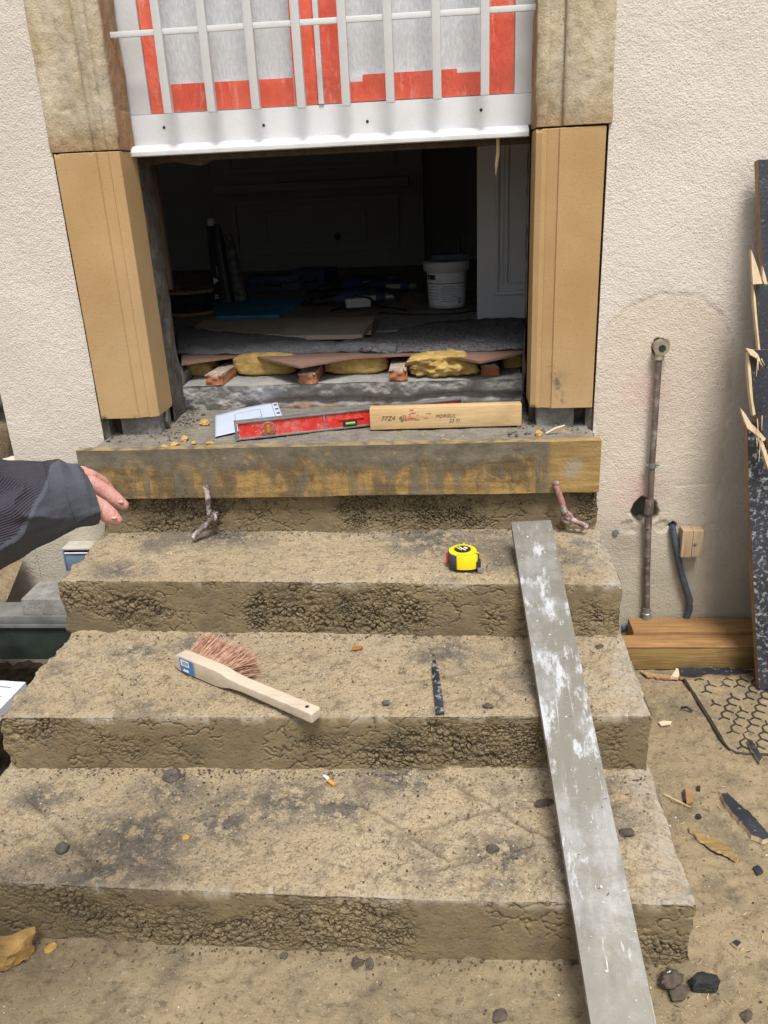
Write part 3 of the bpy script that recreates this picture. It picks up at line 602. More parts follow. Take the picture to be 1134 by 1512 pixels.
def jamb_profile(left):
    p = [(-0.915, 2.118), (-0.915, 1.9957), (-0.9138, 1.9945), (-0.8155, 1.9945), (-0.8130, 1.9990), (-0.7900, 2.0060), (-0.7875, 2.0020), (-0.7775, 2.0030), (-0.7655, 2.0105), (-0.7645, 2.0120), (-0.7645, 2.118)]
    if left: return p
    c = (-0.915 + 0.3385)                         # mirror about the opening axis
    return [(c - x, y) for x, y in p]
def jamb(name, z0, z1, left, mat, rough, seed, lab):
    pr = np.array(jamb_profile(left)); n = len(pr)
    # resample profile
    segs = [np.linspace(pr[i], pr[i + 1], max(2, int(np.linalg.norm(pr[i + 1] - pr[i]) / 0.005) + 1))[:-1] for i in range(n - 1)]
    P = np.vstack(segs + [pr[-1:]]); m_ = len(P)
    zs = np.concatenate([[z0, z0 + 0.0012], np.arange(z0 + 0.003, z1 - 0.003, 0.005), [z1 - 0.0012, z1]]); k = len(zs)
    d = np.gradient(P, axis=0); nn = np.stack([d[:, 1], -d[:, 0]], -1); nn /= np.linalg.norm(nn, axis=1)[:, None] + 1e-9
    if left: nn = nn * np.sign(np.sum(nn * np.array([0, -1.0]), axis=1).sum() or 1)
    else: nn = nn * np.sign(np.sum(nn * np.array([0, -1.0]), axis=1).sum() or 1)
    s = np.concatenate([[0], np.cumsum(np.linalg.norm(np.diff(P, axis=0), axis=1))])
    A, Z = np.meshgrid(s, zs, indexing='ij')
    if rough:
        h = (fbm(A * 18, Z * 9, 5, seed) - 0.5) * 0.006 + (fbm(A * 70, Z * 50, 3, seed + 1) - 0.5) * 0.004
        st = sstep(0.50, 0.56, fbm(A * 9 + 3, Z * 5, 4, seed + 2)) * 0.0025; h = h + st - 0.0005; gl = np.abs(P[:, 0] - (-0.8140 if left else 0.2375))[:, None]; h = h - np.exp(-(gl / 0.0075) ** 2) * 0.018  * (0.6 + 0.6 * fbm(A * 3, Z * 8, 2, seed + 5)); xo = -0.915 if left else 0.3385; P = P + np.stack([(np.abs(P[:, 0] - xo) < 0.004) * (-0.007 if left else 0.0085), P[:, 0] * 0], -1)
        crack = np.exp(-((Z - 1.385 - (fbm(A * 20, Z * 0, 2, 4) - .5) * .01) / 0.0012) ** 2) * 0.003; h = h - crack
    else:
        h = (fbm(A * 7, Z * 4, 3, seed) - 0.5) * 0.0012
        ez = np.minimum(Z - z0, z1 - Z); h = h - np.clip(0.0012 - ez, 0, 1) * 0.8 - np.exp(-(ez / 0.004) ** 2) * sstep(0.60, 0.75, fbm(A * 45, Z * 0 + seed, 3, seed + 3)) * 0.005
    X = P[:, 0][:, None] + nn[:, 0][:, None] * h; Y = P[:, 1][:, None] + nn[:, 1][:, None] * h
    V = np.stack([X, Y, Z], -1).reshape(-1, 3)
    F = grid_faces(m_, k, not left).tolist()
    F.append([i * k for i in range(m_)][::(1 if not left else -1)]); F.append([i * k + k - 1 for i in range(m_)][::(-1 if not left else 1)])
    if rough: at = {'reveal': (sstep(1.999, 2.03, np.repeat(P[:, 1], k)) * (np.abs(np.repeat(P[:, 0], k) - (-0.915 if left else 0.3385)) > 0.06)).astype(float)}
    else:
        at = {'stain': np.zeros(m_ * k)}
        if not left:
            XX = np.repeat(P[:, 0], k); ZZ = np.tile(zs, m_)
            d1 = np.abs(XX - (0.245 + (0.735 - ZZ) * 0.32) - (fbm(XX * 40, ZZ * 40, 3, 3) - .5) * 0.02)
            at['stain'] = np.exp(-(d1 / 0.007) ** 2) * ((ZZ > 0.668) & (ZZ < 0.765)) + 0.55 * np.exp(-np.hypot(XX - 0.255, ZZ - 0.735) ** 2 / 0.018 ** 2)
    return from_np(name, V, F, mat, house, 16 if not rough else 180, None, at)
for lf in (True, False):
    o = jamb('new_stone_block', 0.660, 1.292 if lf else 1.291, lf, newstone, False, 31 + lf, '')
    o['label'] = 'new ochre stone block in the %s jamb' % ('left' if lf else 'right')
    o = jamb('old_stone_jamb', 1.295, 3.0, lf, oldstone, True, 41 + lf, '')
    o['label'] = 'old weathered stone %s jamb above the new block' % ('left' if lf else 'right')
MB().box((-0.915, 2.0, 3.0), (0.3385, 2.118, 3.25)).build('lintel', oldstone, house, 0.01)

# ------------------------------------------------------------------ window with taped sashes
win = thing('french_window', 'white window with orange masking tape and filmed panes above the gutted opening', 'window', (-0.285, 2.15, 1.281))
def wbox(n, mt, x0, x1, y0, y1, z0, z1, par=win, bev=0.0015): return MB().box((x0, y0, z0), (x1, y1, z1)).build(n, mt, par, bev)
fr = MB().box((-0.80, 2.128, 1.374), (-0.7175, 2.19, 2.75)).build('frame_stile', white, win, 0.002)
wbox('frame_stile', white, 0.1475, 0.215, 2.128, 2.19, 1.374, 2.75)
pan = wbox('bottom_rail', white, -0.80, 0.215, 2.1265, 2.19, 1.306, 1.3735)
P_ = [(2.086, 1.2815), (2.086, 1.291), (2.091, 1.298), (2.102, 1.304), (2.1225, 1.3065), (2.17, 1.3065), (2.17, 1.2815)]
MB().prism([(-0.766, y, z) for y, z in P_], (0.945, 0, 0)).build('sill_drip', white, win, 0.001)
for hx, hz in ((-0.6885, 1.352), (-0.445, 1.3445), (-0.196, 1.3405), (0.071, 1.3515)):
    MB().lathe([(0.0036, 0), (0.0030, 0.0012)], (hx, 2.1263, hz - 0.008), (0, -1, 0), 12).build('screw_hole', printblack, pan)
for sx0, sx1, lft in ((-0.7165, -0.3085, True), (-0.2960, 0.1465, False)):
    sash = MB().box((sx0, 2.137, 1.3755), (sx1, 2.18, 1.43)).box((sx0, 2.137, 1.43), (sx0 + 0.05, 2.18, 2.74)).box((sx1 - 0.05, 2.137, 1.43), (sx1, 2.18, 2.74)).box((sx0 + 0.05, 2.137, 2.70), (sx1 - 0.05, 2.18, 2.74)).build('sash', white, win)
    MB().box((sx0 + 0.048, 2.149, 1.428), (sx1 - 0.048, 2.160, 2.702)).build('filmed_pane', film, win)
wbox('meeting_bead', white, -0.3085, -0.2960, 2.122, 2.18, 1.3745, 2.74)
# strips of orange tape over the sash edges
def tape_strip(poly, y, par=win):
    MB().prism([(x, y, z) for x, z in poly], (0, 0.0008, 0)).build('tape_strip', tape, par, smooth=None)
ty = 2.1355
tape_strip([(-0.716, 1.376), (-0.716, 2.70), (-0.667, 2.70), (-0.667, 1.376)], ty)
tape_strip([(-0.666, 1.377), (-0.666, 1.436), (-0.3675, 1.4345), (-0.3675, 1.376)], ty + 0.0003)
tape_strip([(-0.366, 1.376), (-0.366, 2.70), (-0.309, 2.70), (-0.309, 1.376)], ty)
tape_strip([(-0.2955, 1.376), (-0.2955, 2.70), (-0.2475, 2.70), (-0.2475, 1.376)], ty)
tape_strip([(-0.2465, 1.376), (-0.2465, 1.418), (-0.203, 1.418), (-0.203, 1.4325), (-0.1, 1.4325), (0.016, 1.433), (0.016, 1.424), (0.0865, 1.424), (0.0865, 1.376)], ty - 0.0004)
tape_strip([(-0.2450, 1.3765), (-0.2450, 1.4005), (-0.02, 1.4015), (-0.02, 1.3765)], ty - 0.0016)
tape_strip([(0.0875, 1.376), (0.0875, 2.70), (0.146, 2.70), (0.146, 1.376)], ty)

# ------------------------------------------------------------------ window grille
gr = thing('window_grille', 'white painted iron bar grille in front of the taped window', 'grille', (-0.285, 2.06, 1.364))
bt = [on_y(u, v, 2.065) for u, v in [(250, 168), (314, 166), (379, 162), (446, 160), (512, 157), (577, 152), (646, 147), (716, 141)]]
proto_bar = None
for i, b in enumerate(bt):
    if proto_bar is None:
        q = MB().obox((b[0], 2.065, b[2] + 0.65), (0.0055, 0.0055, 0), (-0.0055, 0.0055, 0), (0, 0, 0.65)).build('bar', barpaint, gr, 0.0018)
        # square bars set face-on
        me = q.data
        for v in me.vertices:
            lx = v.co.x - (b[0] + 0.285); ly = v.co.y - 0.005
            c, s_ = math.cos(math.radians(45)), math.sin(math.radians(45)); v.co.x = (lx * c - ly * s_) * 1.25; v.co.y = (lx * s_ + ly * c) * 1.25 + 0.005
        proto_bar = q; q.location = (b[0] + 0.285, 0, 0)
    else:
        q = proto_bar.copy(); col.objects.link(q); q.parent = gr; q.location = (b[0] + 0.285, 0, b[2] - bt[0][2])
zc = 1.5335
MB().obox((-0.285, 2.066, zc), (0.489, 0, 0), (0, 0.0042, 0), (0, 0, 0.0062)).build('cross_bar', barpaint, gr, 0.0018)
MB().obox((-0.285, 2.066, 2.4), (0.489, 0, 0), (0, 0.0042, 0), (0, 0, 0.0062)).build('cross_bar', barpaint, gr, 0.0018)

# ------------------------------------------------------------------ concrete steps
steps = thing('concrete_steps', 'four raw concrete steps with honeycombed risers up to the doorway', 'steps', (-0.28, 1.3, 0.0))
def segs_px(L, z): return [(on_z(*a, z)[:2], on_z(*b, z)[:2]) for a, b in L]
GRO = {2: segs_px([((598, 1006), (787, 974)), ((661, 967), (742, 1026)), ((655, 1035), (720, 1021)), ((700, 960), (640, 945)), ((535, 975), (600, 1000))], 0.249),
       3: segs_px([((535, 1188), (594, 1224)), ((589, 1233), (742, 1188)), ((675, 1161), (720, 1183)), ((720, 1183), (760, 1210)), ((760, 1210), (812, 1240)), ((605, 1234), (663, 1268)), ((625, 1287), (785, 1246)), ((40, 1175), (150, 1285))], 0.125)}
def step(name, yfl, yfr, yb, zt, zb, seed, x0=-0.918, x1=0.358, groove=None, honey=1.0, dx=0.0023, label=None):
    r = 0.0045
    xs = np.arange(x0, x1, dx); xs = np.append(xs, x1)
    yf0 = 0.0
    L_t = yb - max(yfl, yfr) - r
    t1 = np.arange(0, 1.0001, 1.0 / int(L_t / 0.0036))          # tread from back to nose
    ang = np.linspace(0, math.pi / 2, 6)[1:-1]
    zr_ = np.arange(zt - r, zb - 0.012, -0.0020)
    nx = len(xs); prof_n = len(t1) + len(ang) + len(zr_)
    X = np.repeat(xs[:, None], prof_n, 1)
    yfx = yfl + (yfr - yfl) * (X - x0) / (x1 - x0)
    yfx = yfx + (fbm(xs * 4, xs * 0 + seed, 3, seed)[:, None] - 0.5) * 0.012
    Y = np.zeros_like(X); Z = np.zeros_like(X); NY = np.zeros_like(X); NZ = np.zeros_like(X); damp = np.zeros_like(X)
    a = len(t1); b = a + len(ang)
    Y[:, :a] = yb + (yfx[:, :a] + r - yb) * t1[None, :]; Z[:, :a] = zt; NZ[:, :a] = 1
    for i, g_ in enumerate(ang):
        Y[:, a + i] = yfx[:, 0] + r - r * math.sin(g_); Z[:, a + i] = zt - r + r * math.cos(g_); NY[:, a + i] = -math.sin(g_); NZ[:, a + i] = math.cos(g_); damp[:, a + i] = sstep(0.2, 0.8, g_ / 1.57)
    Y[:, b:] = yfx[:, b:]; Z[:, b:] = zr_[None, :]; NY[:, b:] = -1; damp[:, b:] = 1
    # displacement
    tr = NZ ** 2; rs = NY ** 2
    ht = (fbm(X * 7, Y * 7, 3, seed + 1) - 0.5) * 0.008 + (fbm(X * 45, Y * 45, 4, seed + 2) - 0.5) * 0.0042 + (fbm(X * 140, Y * 140, 2, seed + 12) - 0.5) * 0.0032
    pits = sstep(0.66, 0.78, fbm(X * 75, Y * 75, 2, seed + 13)); ht = ht - pits * 0.0028
    lumps = sstep(0.60, 0.74, fbm(X * 22, Y * 22, 4, seed + 14)) * sstep(0.50, 0.62, fbm(X * 4, Y * 4, 2, seed + 15)); ht = ht + lumps * 0.0045
    gro = np.zeros_like(X)
    if groove:
        for (p, q) in groove:
            d_ = q - p; L2 = d_ @ d_; u = np.clip(((X - p[0]) * d_[0] + (Y - p[1]) * d_[1]) / L2, 0, 1)
            dd = np.hypot(X - p[0] - u * d_[0], Y - p[1] - u * d_[1]) + (fbm(X * 50, Y * 50, 2, 77) - 0.5) * 0.006
            gq = np.exp(-(dd / 0.0036) ** 2) * sstep(0.26, 0.44, fbm(X * 25, Y * 25, 2, 71)); ht = ht - gq * 0.006; gro = np.maximum(gro, gq * tr)
    hgt = zt - zb; rel = (Z - zb) / hgt
    mk = fbm(X * 5.5, Z * 7, 4, seed + 3) + 0.10 * np.exp(-((rel - 0.45) / 0.32) ** 2) - 0.05
    mk = mk + (fbm(X * 40, Z * 40, 3, seed + 30) - 0.5) * 0.20; mk = 0.34 * sstep(0.36, 0.50, mk) + 0.66 * sstep(0.49, 0.61, mk) * sstep(-0.05, 0.12, rel) * (1 - sstep(0.72, 0.97, rel + (fbm(X * 16, Z * 3, 3, seed + 6) - 0.5) * 0.6)) * honey
    def stones(sc, s_):
        wx = X * sc + (fbm(X * 60, Z * 60, 2, s_) - .5) * 0.7; wz = Z * sc * 1.15 + (fbm(X * 60 + 9, Z * 60, 2, s_ + 3) - .5) * 0.7
        f1, f2, ci = voro(wx, wz, s_); brk = sstep(0.38, 0.60, fbm(X * 33, Z * 33, 3, s_ + 8)); e = sstep(0.0, 0.13 + 0.10 * brk, f2 - f1)
        return (e - 1) * 0.0080 * (0.10 + 1.0 * brk) + (0.42 - f1) * 0.0012 + (ci - 0.55) * 0.0035 - (ci < 0.10) * 0.006 * sstep(0.0, 0.4, 0.6 - f1) + (fbm(X * 150, Z * 150, 2, s_ + 4) - 0.5) * 0.004, e
    h1, e1 = stones(72, seed + 4); h2, e2 = stones(135, seed + 5)
    sel = sstep(0.47, 0.55, fbm(X * 9, Z * 9, 2, seed + 8))
    hs = h1 * sel + h2 * 0.75 * (1 - sel)
    hr = (fbm(X * 10, Z * 10, 3, seed + 7) - 0.5) * 0.0045 + (fbm(X * 70, Z * 70, 3, seed + 9) - 0.5) * 0.0014 + mk * (hs - 0.0015)
    # short tears in the smooth skin
    f1, f2, ci = voro(X * 16 + fbm(X * 50, Z * 50, 2, 5) * 0.9, Z * 30 + fbm(X * 50, Z * 50, 2, 6) * 0.9, seed + 11)
    tear = (1 - sstep(0.0, 0.065, f2 - f1)) * sstep(0.44, 0.55, fbm(X * 12, Z * 12, 2, seed + 10)) * (1 - mk); hr = hr - tear * 0.0055
    nose = np.exp(-((Y - yfx) / 0.012) ** 2) * np.exp(-((Z - zt) / 0.012) ** 2)
    chipn = sstep(0.50, 0.66, fbm(X * 26, X * 0 + seed, 4, seed + 16)) * nose
    h = ht * tr + hr * rs - chipn * 0.006
    Y2 = Y + NY * h; Z2 = Z + NZ * h
    # ragged ends
    edge_r = np.exp(-((X - x1) / 0.012) ** 2); edge_l = np.exp(-((X - x0) / 0.012) ** 2)
    rag = fbm(Y * 28 + 3, Z * 28, 4, seed + 17)
    X2 = X + (rag - 0.5) * 0.022 * (edge_r + edge_l); Z2 = Z2 - tr * (edge_r + edge_l) * rag * 0.016; Y2 = Y2 + rs * (edge_r + edge_l) * rag * 0.012
    chip = np.clip(sstep(x1 - 0.09, x1, X + (fbm(X * 20, Y * 20, 3, seed) - .5) * .1) * 0.9 * tr + chipn * 0.7 + nose * 0.3 * sstep(.45, .6, fbm(X * 9, X * 0, 3, seed + 2)), 0, 1)
    V = np.stack([X2, Y2, Z2], -1).reshape(-1, 3)
    F = grid_faces(nx, prof_n, True).tolist()
    # end caps down to the body's underside
    nv = len(V); zb2 = zb - 0.012
    V = np.vstack([V, [[x0, yb, zb2], [x1, yb, zb2]]])
    F.append([nv] + list(range(prof_n - 1, -1, -1))[::1]); F.append([nv + 1] + [(nx - 1) * prof_n + i for i in range(prof_n)])
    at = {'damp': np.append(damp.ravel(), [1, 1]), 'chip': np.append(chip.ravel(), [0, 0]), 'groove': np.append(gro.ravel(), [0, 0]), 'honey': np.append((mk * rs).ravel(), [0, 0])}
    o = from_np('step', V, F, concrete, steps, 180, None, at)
    o.data.set_sharp_from_angle(angle=math.radians(80))
    if label: o['label'] = label
    return o
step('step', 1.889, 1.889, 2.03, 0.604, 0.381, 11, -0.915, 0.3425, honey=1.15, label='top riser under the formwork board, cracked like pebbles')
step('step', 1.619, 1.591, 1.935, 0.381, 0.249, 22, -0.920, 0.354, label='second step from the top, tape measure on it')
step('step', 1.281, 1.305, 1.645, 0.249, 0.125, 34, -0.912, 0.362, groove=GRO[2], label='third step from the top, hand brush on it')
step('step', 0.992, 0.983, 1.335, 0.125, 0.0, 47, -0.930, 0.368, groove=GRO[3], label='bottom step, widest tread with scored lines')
# landing behind the board
rough_sheet('landing_slab', (-0.905, 1.8895, 0.6085), (1.235, 0, 0), (0, 0.44, 0), 260, 90, 0.009, 24, landing_m, steps, (0, 0, 1), 61)
MB().box((-0.905, 1.90, 0.50), (0.33, 2.33, 0.602)).build('landing_core', screed, steps)

# ------------------------------------------------------------------ threshold, joist level
thr = thing('door_threshold', 'broken grey concrete threshold across the opening', 'threshold', (-0.29, 2.25, 0.6))
redm = None
nu, nv = 240, 40
A, B = np.meshgrid(np.linspace(0, 1, nu), np.linspace(0, 1, nv), indexing='ij')
red = np.exp(-((A - 0.42) / 0.22) ** 2) * (1 - sstep(0.25, 0.55, B + (fbm(A * 12, B * 3, 2, 8) - .5) * .4))
rough_sheet('broken_face', (-0.775, 2.262, 0.605), (0.965, 0, 0), (0, -0.022, 0.076), nu, nv, 0.026, 26, cement_f, thr, (0, -1, 0.1), 63, {'red': red.ravel()},
            fn=lambda a, b: -0.022 * np.exp(-((b - 0.35 + (fbm(a * 9, a * 0, 3, 4) - .5) * .5) / 0.12) ** 2) * sstep(0.2, 0.3, a))
rough_sheet('threshold_top', (-0.775, 2.243, 0.680), (0.965, 0, 0), (0, 0.30, 0.006), 200, 60, 0.010, 14, screed, thr, (0, 0, 1), 65)
MB().box((-0.775, 2.275, 0.55), (0.19, 2.60, 0.672)).build('threshold_core', screed, thr)
G = 'terracotta battens on the threshold'
bt0 = None
for i, (u, v, lab, rz) in enumerate([(316, 569, 'mortar-capped terracotta batten nearest the left jamb', -0.10), (454, 567, 'terracotta batten between the two left insulation pads', -0.03), (588, 562, 'terracotta batten left of the ragged insulation tuft', 0.02), (723, 555, 'terracotta batten nearest the right jamb', -0.04)]):
    p = on_z(u, v, 0.684)
    if bt0 is None:
        mb = MB().box((-0.024, 0, 0), (0.024, 0.26, 0.030))
        o = from_np('batten', np.array(mb.V) + p, mb.F, batten_m, None, None, p)
        bm = bmesh.new(); bm.from_mesh(o.data)
        bmesh.ops.subdivide_edges(bm, edges=bm.edges[:], cuts=7, use_grid_fill=True)
        for vv in bm.verts:
            c = vv.co; n = vnoise(np.array([c.x * 90]), np.array([c.y * 60 + c.z * 100]), 5)[0] - 0.5
            c.x += n * 0.005; c.z += n * 0.005 * (c.z > 0.01); c.y += (n * 0.012 if c.y < 0.02 else 0)
        bm.to_mesh(o.data); bm.free(); o.data.shade_smooth(); o.data.set_sharp_from_angle(angle=math.radians(50))
        at = o.data.attributes.new('top', 'FLOAT', 'POINT'); at.data.foreach_set('value', [1.0 if vv.co.z > 0.026 else 0.0 for vv in o.data.vertices]); bt0 = o
    else:
        o = bt0.copy(); col.objects.link(o); o.location = p
    o.rotation_euler = (0, 0, rz); tag(o, lab, 'batten', G)
# mineral wool pads
def pad(u0, u1, v, lab, seed, h=0.055, dy=0.16, rag=0.0):
    a = on_z(u0, v, 0.684); b = on_z(u1, v, 0.684); c = (a + b) / 2; w_ = (b[0] - a[0]) / 2
    bm = bmesh.new(); bmesh.ops.create_cube(bm, size=2); bmesh.ops.subdivide_edges(bm, edges=bm.edges[:], cuts=27, use_grid_fill=True)
    V = np.array([q.co[:] for q in bm.verts]); F = [[q.index for q in f.verts] for f in bm.faces]; bm.free()
    e = (np.abs(V) ** 7.0).sum(1) ** (1 / 7.0); V = V / e[:, None]
    V = V * np.array([w_, dy / 2, h / 2]); n = fbm(V[:, 0] * 40 + seed, V[:, 1] * 40 + V[:, 2] * 50, 4, seed) - 0.5
    n2 = fbm(V[:, 0] * 110, V[:, 1] * 90 + V[:, 2] * 120, 3, seed + 4) - 0.5; V = V * (1 + (0.14 + 0.75 * rag) * n[:, None] + 0.04 * n2[:, None]); V[:, 2] *= 1 - 0.25 * np.abs(V[:, 0] / w_) ** 2
    V[:, 2] += h / 2 - 0.003; V[:, 2] = np.maximum(V[:, 2], 0.0)
    o = from_np('insulation_pad', V + c + np.array([0, dy / 2, 0]), F, wool, None, 180, c + np.array([0, dy / 2, 0]))
    tag(o, lab, 'insulation', 'mineral wool pads under the floor edge')
pad(276, 312, 556, 'small yellow insulation scrap tucked beside the left jamb', 3, 0.045, 0.12)
pad(346, 440, 555, 'long yellow insulation pad left of the middle, smooth front', 5, 0.068)
pad(476, 572, 553, 'long yellow insulation pad just left of the third batten', 8, 0.060)
pad(603, 704, 558, 'ragged yellow insulation tuft spilling over the threshold', 12, 0.066, 0.19, 0.45)
pad(741, 772, 545, 'small yellow insulation scrap beside the right jamb', 15, 0.045, 0.12)

# ------------------------------------------------------------------ interior room
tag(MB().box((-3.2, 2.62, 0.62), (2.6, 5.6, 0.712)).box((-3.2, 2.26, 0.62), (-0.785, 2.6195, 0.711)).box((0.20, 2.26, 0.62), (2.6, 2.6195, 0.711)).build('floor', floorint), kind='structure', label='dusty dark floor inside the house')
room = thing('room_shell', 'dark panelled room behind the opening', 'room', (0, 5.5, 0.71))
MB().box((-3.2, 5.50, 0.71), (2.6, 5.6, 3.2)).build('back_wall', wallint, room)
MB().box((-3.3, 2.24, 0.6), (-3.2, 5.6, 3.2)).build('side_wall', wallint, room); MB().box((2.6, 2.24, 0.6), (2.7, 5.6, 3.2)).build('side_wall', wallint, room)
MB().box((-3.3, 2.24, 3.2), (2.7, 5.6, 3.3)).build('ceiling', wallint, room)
def frame_mould(name, mat, par, x0, x1, z0, z1, y, w_=0.03, d=0.02):
    MB().box((x0, y - d, z0), (x1, y, z0 + w_)).box((x0, y - d, z1 - w_), (x1, y, z1)).box((x0, y - d + 0.0015, z0 + w_), (x0 + w_, y, z1 - w_)).box((x1 - w_, y - d + 0.0015, z0 + w_), (x1, y, z1 - w_)).build(name, mat, par, 0.004)
fp = thing('chimney_breast', 'dim panelled chimney breast with mantel shelf at the back of the room', 'fireplace', (-0.75, 5.25, 0.712))
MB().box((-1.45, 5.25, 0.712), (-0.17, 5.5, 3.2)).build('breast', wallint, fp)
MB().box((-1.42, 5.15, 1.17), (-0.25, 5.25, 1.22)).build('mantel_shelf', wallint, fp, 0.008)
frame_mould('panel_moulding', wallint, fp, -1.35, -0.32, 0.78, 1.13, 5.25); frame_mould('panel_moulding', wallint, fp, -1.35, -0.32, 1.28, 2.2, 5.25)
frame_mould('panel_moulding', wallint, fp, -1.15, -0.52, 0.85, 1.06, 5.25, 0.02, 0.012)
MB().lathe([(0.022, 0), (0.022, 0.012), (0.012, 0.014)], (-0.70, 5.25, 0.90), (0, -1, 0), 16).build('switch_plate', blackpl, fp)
dl = thing('panelled_door', 'pale grey panelled door leaf standing inside right of the opening', 'door', (0.33, 3.07, 0.715))
MB().box((0.088, 3.05, 0.715), (0.80, 3.09, 2.4)).build('door_leaf', doorint, dl, 0.002)
frame_mould('panel_moulding', doorint, dl, 0.150, 0.74, 0.80, 1.9, 3.05, 0.014, 0.012); frame_mould('panel_moulding', doorint, dl, 0.172, 0.718, 0.822, 1.878, 3.05, 0.010, 0.006)
frame_mould('panel_moulding', doorint, dl, 0.190, 0.70, 0.84, 1.86, 3.05, 0.006, 0.010)

# ------------------------------------------------------------------ sheets, felt and boards on the floor edge
def sheet_px(name, px, z, th, mat, lab, cat, group=None, bevel=0.0):
    P = [on_z(u, v, z + th) - np.array([0, 0, th]) for u, v in px]
    o = MB().prism(P, (0, 0, th)).build(name, mat, None, bevel); return tag(o, lab, cat, group)
sheet_px('underlay_board', [(268, 537), (352, 525), (372, 525), (443, 541), (520, 527), (600, 523), (655, 523), (709, 534), (775, 520), (775, 505), (268, 505)], 0.735, 0.006, redply, 'thin red-brown underlay board with a jagged front edge above the insulation', 'board')
def felt_sheet(name, front, back, z, mat, lab, bulge, seed):
    n = 60; k = 14
    fr_ = np.array([on_z(u, v, z) for u, v in front]); bk = np.array([on_z(u, v, z) for u, v in back])
    def rs(P):
        t = np.linspace(0, len(P) - 1, n); i = np.minimum(t.astype(int), len(P) - 2); f = (t - i)[:, None]; return P[i] * (1 - f) + P[i + 1] * f
    a, b = rs(fr_), rs(bk); T = np.linspace(0, 1, k)
    V = a[:, None, :] * (1 - T)[None, :, None] + b[:, None, :] * T[None, :, None]
    wdt = np.linalg.norm(b - a, axis=1)
    V[:, :, 2] += np.sin(np.pi * T ** 0.6)[None, :] * np.minimum(bulge, wdt * 0.35)[:, None] + (fbm(V[:, :, 0] * 25, V[:, :, 1] * 25, 3, seed) - 0.5) * 0.018
    V[:, :, 2] = np.maximum(V[:, :, 2], z - 0.012)
    o = from_np(name, V.reshape(-1, 3), grid_faces(n, k, False), mat, None, 180)
    md = o.modifiers.new('thick', 'SOLIDIFY'); md.thickness = 0.006; md.offset = 1
    tag(o, lab, 'felt')
felt_sheet('felt_sheet', [(262, 523), (330, 524), (420, 523), (500, 520), (585, 521)], [(262, 484), (330, 492), (420, 500), (500, 512), (590, 515)], 0.742, felt_g, 'grey felt strip rolled along the left floor edge', 0.016, 4)
felt_sheet('felt_sheet', [(490, 515), (540, 522), (600, 521), (680, 520), (775, 517)], [(490, 511), (560, 500), (620, 482), (690, 473), (775, 472)], 0.742, felt_d, 'dark flecked felt heaped in front of the grey door', 0.014, 9)
GB = 'loose boards lying inside the doorway'
sheet_px('plywood_board', [(272, 497), (548, 489), (553, 467), (300, 472)], 0.722, 0.012, greywood, 'upper dusty plywood board, long, lying just inside', 'board', GB)
sheet_px('plywood_board', [(414, 496), (535, 494), (550, 474), (430, 476)], 0.735, 0.014, greywood, 'short thick plywood board on top of the long one', 'board', GB)
sheet_px('blue_sheet', [(310, 440), (456, 437), (412, 465), (318, 467)], 0.714, 0.012, bluesheet, 'flat blue sheet on the dark floor beside the cable drum', 'board')
sheet_px('floor_panel', [(556, 488), (704, 486), (704, 460), (566, 462)], 0.714, 0.006, screed, 'flat pale grey panel on the floor in front of the bucket', 'board')

# cable drum
p = on_z(284, 462, 0.715); dr = thing('cable_drum', 'wooden cable drum wound with black cable inside at left', 'cable drum', p)
MB().lathe([(0.105, 0), (0.105, 0.012)], p, n=32).build('flange', brownply, dr); MB().lathe([(0.105, 0.088), (0.105, 0.100)], p, n=32).build('flange', brownply, dr)
MB().lathe([(0.06, 0.012), (0.06, 0.088)], p, n=24).build('core', darkwood, dr)
mb = MB()
for k in range(6):
    for rr in (0.075, 0.088):
        mb.tube([p + np.array([rr * math.cos(t), rr * math.sin(t), 0.019 + k * 0.0115 + 0.0005 * math.sin(3 * t)]) for t in np.linspace(0, 2 * math.pi, 25)], 0.0058, 7)
mb.build('cable', blackpl, dr)
MB().box(p + np.array([-0.03, -0.03, 0.101]), p + np.array([0.02, 0.0, 0.106])).build('blue_clip', blueplm, dr, 0.001)
# standing foil pack
p = on_z(333, 446, 0.727); bg_ = thing('foil_pack', 'tall black and white foil pack standing upright by the drum', 'pack', p)
def bagmesh(w0, w1, d, h, shift):
    V = []; n = 14; k = 12
    for j in range(k):
        t = j / (k - 1); ww = w0 + (w1 - w0) * t; dd = d * (1 - 0.75 * t ** 2.5) + 0.004
        for i in range(n):
            a = 2 * math.pi * i / n; ca, sa = math.cos(a), math.sin(a)
            V.append((p[0] + shift * t + ww * math.copysign(abs(ca) ** 0.6, ca), p[1] + dd * math.copysign(abs(sa) ** 0.6, sa), p[2] + h * t))
    F = [(j * n + i, j * n + (i + 1) % n, (j + 1) * n + (i + 1) % n, (j + 1) * n + i) for j in range(k - 1) for i in range(n)] + [tuple(range(n))[::-1], tuple(range((k - 1) * n, k * n))]
    return V, F
V, F = bagmesh(0.048, 0.030, 0.035, 0.335, -0.015); from_np('black_pouch', V, F, blackpl, bg_, 60)
q = p + np.array([-0.015, 0, 0.335]); MB().lathe([(0.016, 0), (0.018, 0.012), (0.014, 0.03)], q + np.array([-0.008, -0.004, -0.008]), n=14).build('cap', bucketm, bg_)
MB().prism([p + np.array([x_, -0.045, z_]) for x_, z_ in ((-0.03, 0.085), (-0.008, 0.10), (-0.03, 0.115))], (0, 0.002, 0)).build('triangle_mark', whitepr, bg_, smooth=None)
text_obj('printed_text', 'SS', whitepr, bg_, p + np.array([-0.018, -0.0455, 0.02]), (0, 0, 1), (-1, 0, 0), 0.022)
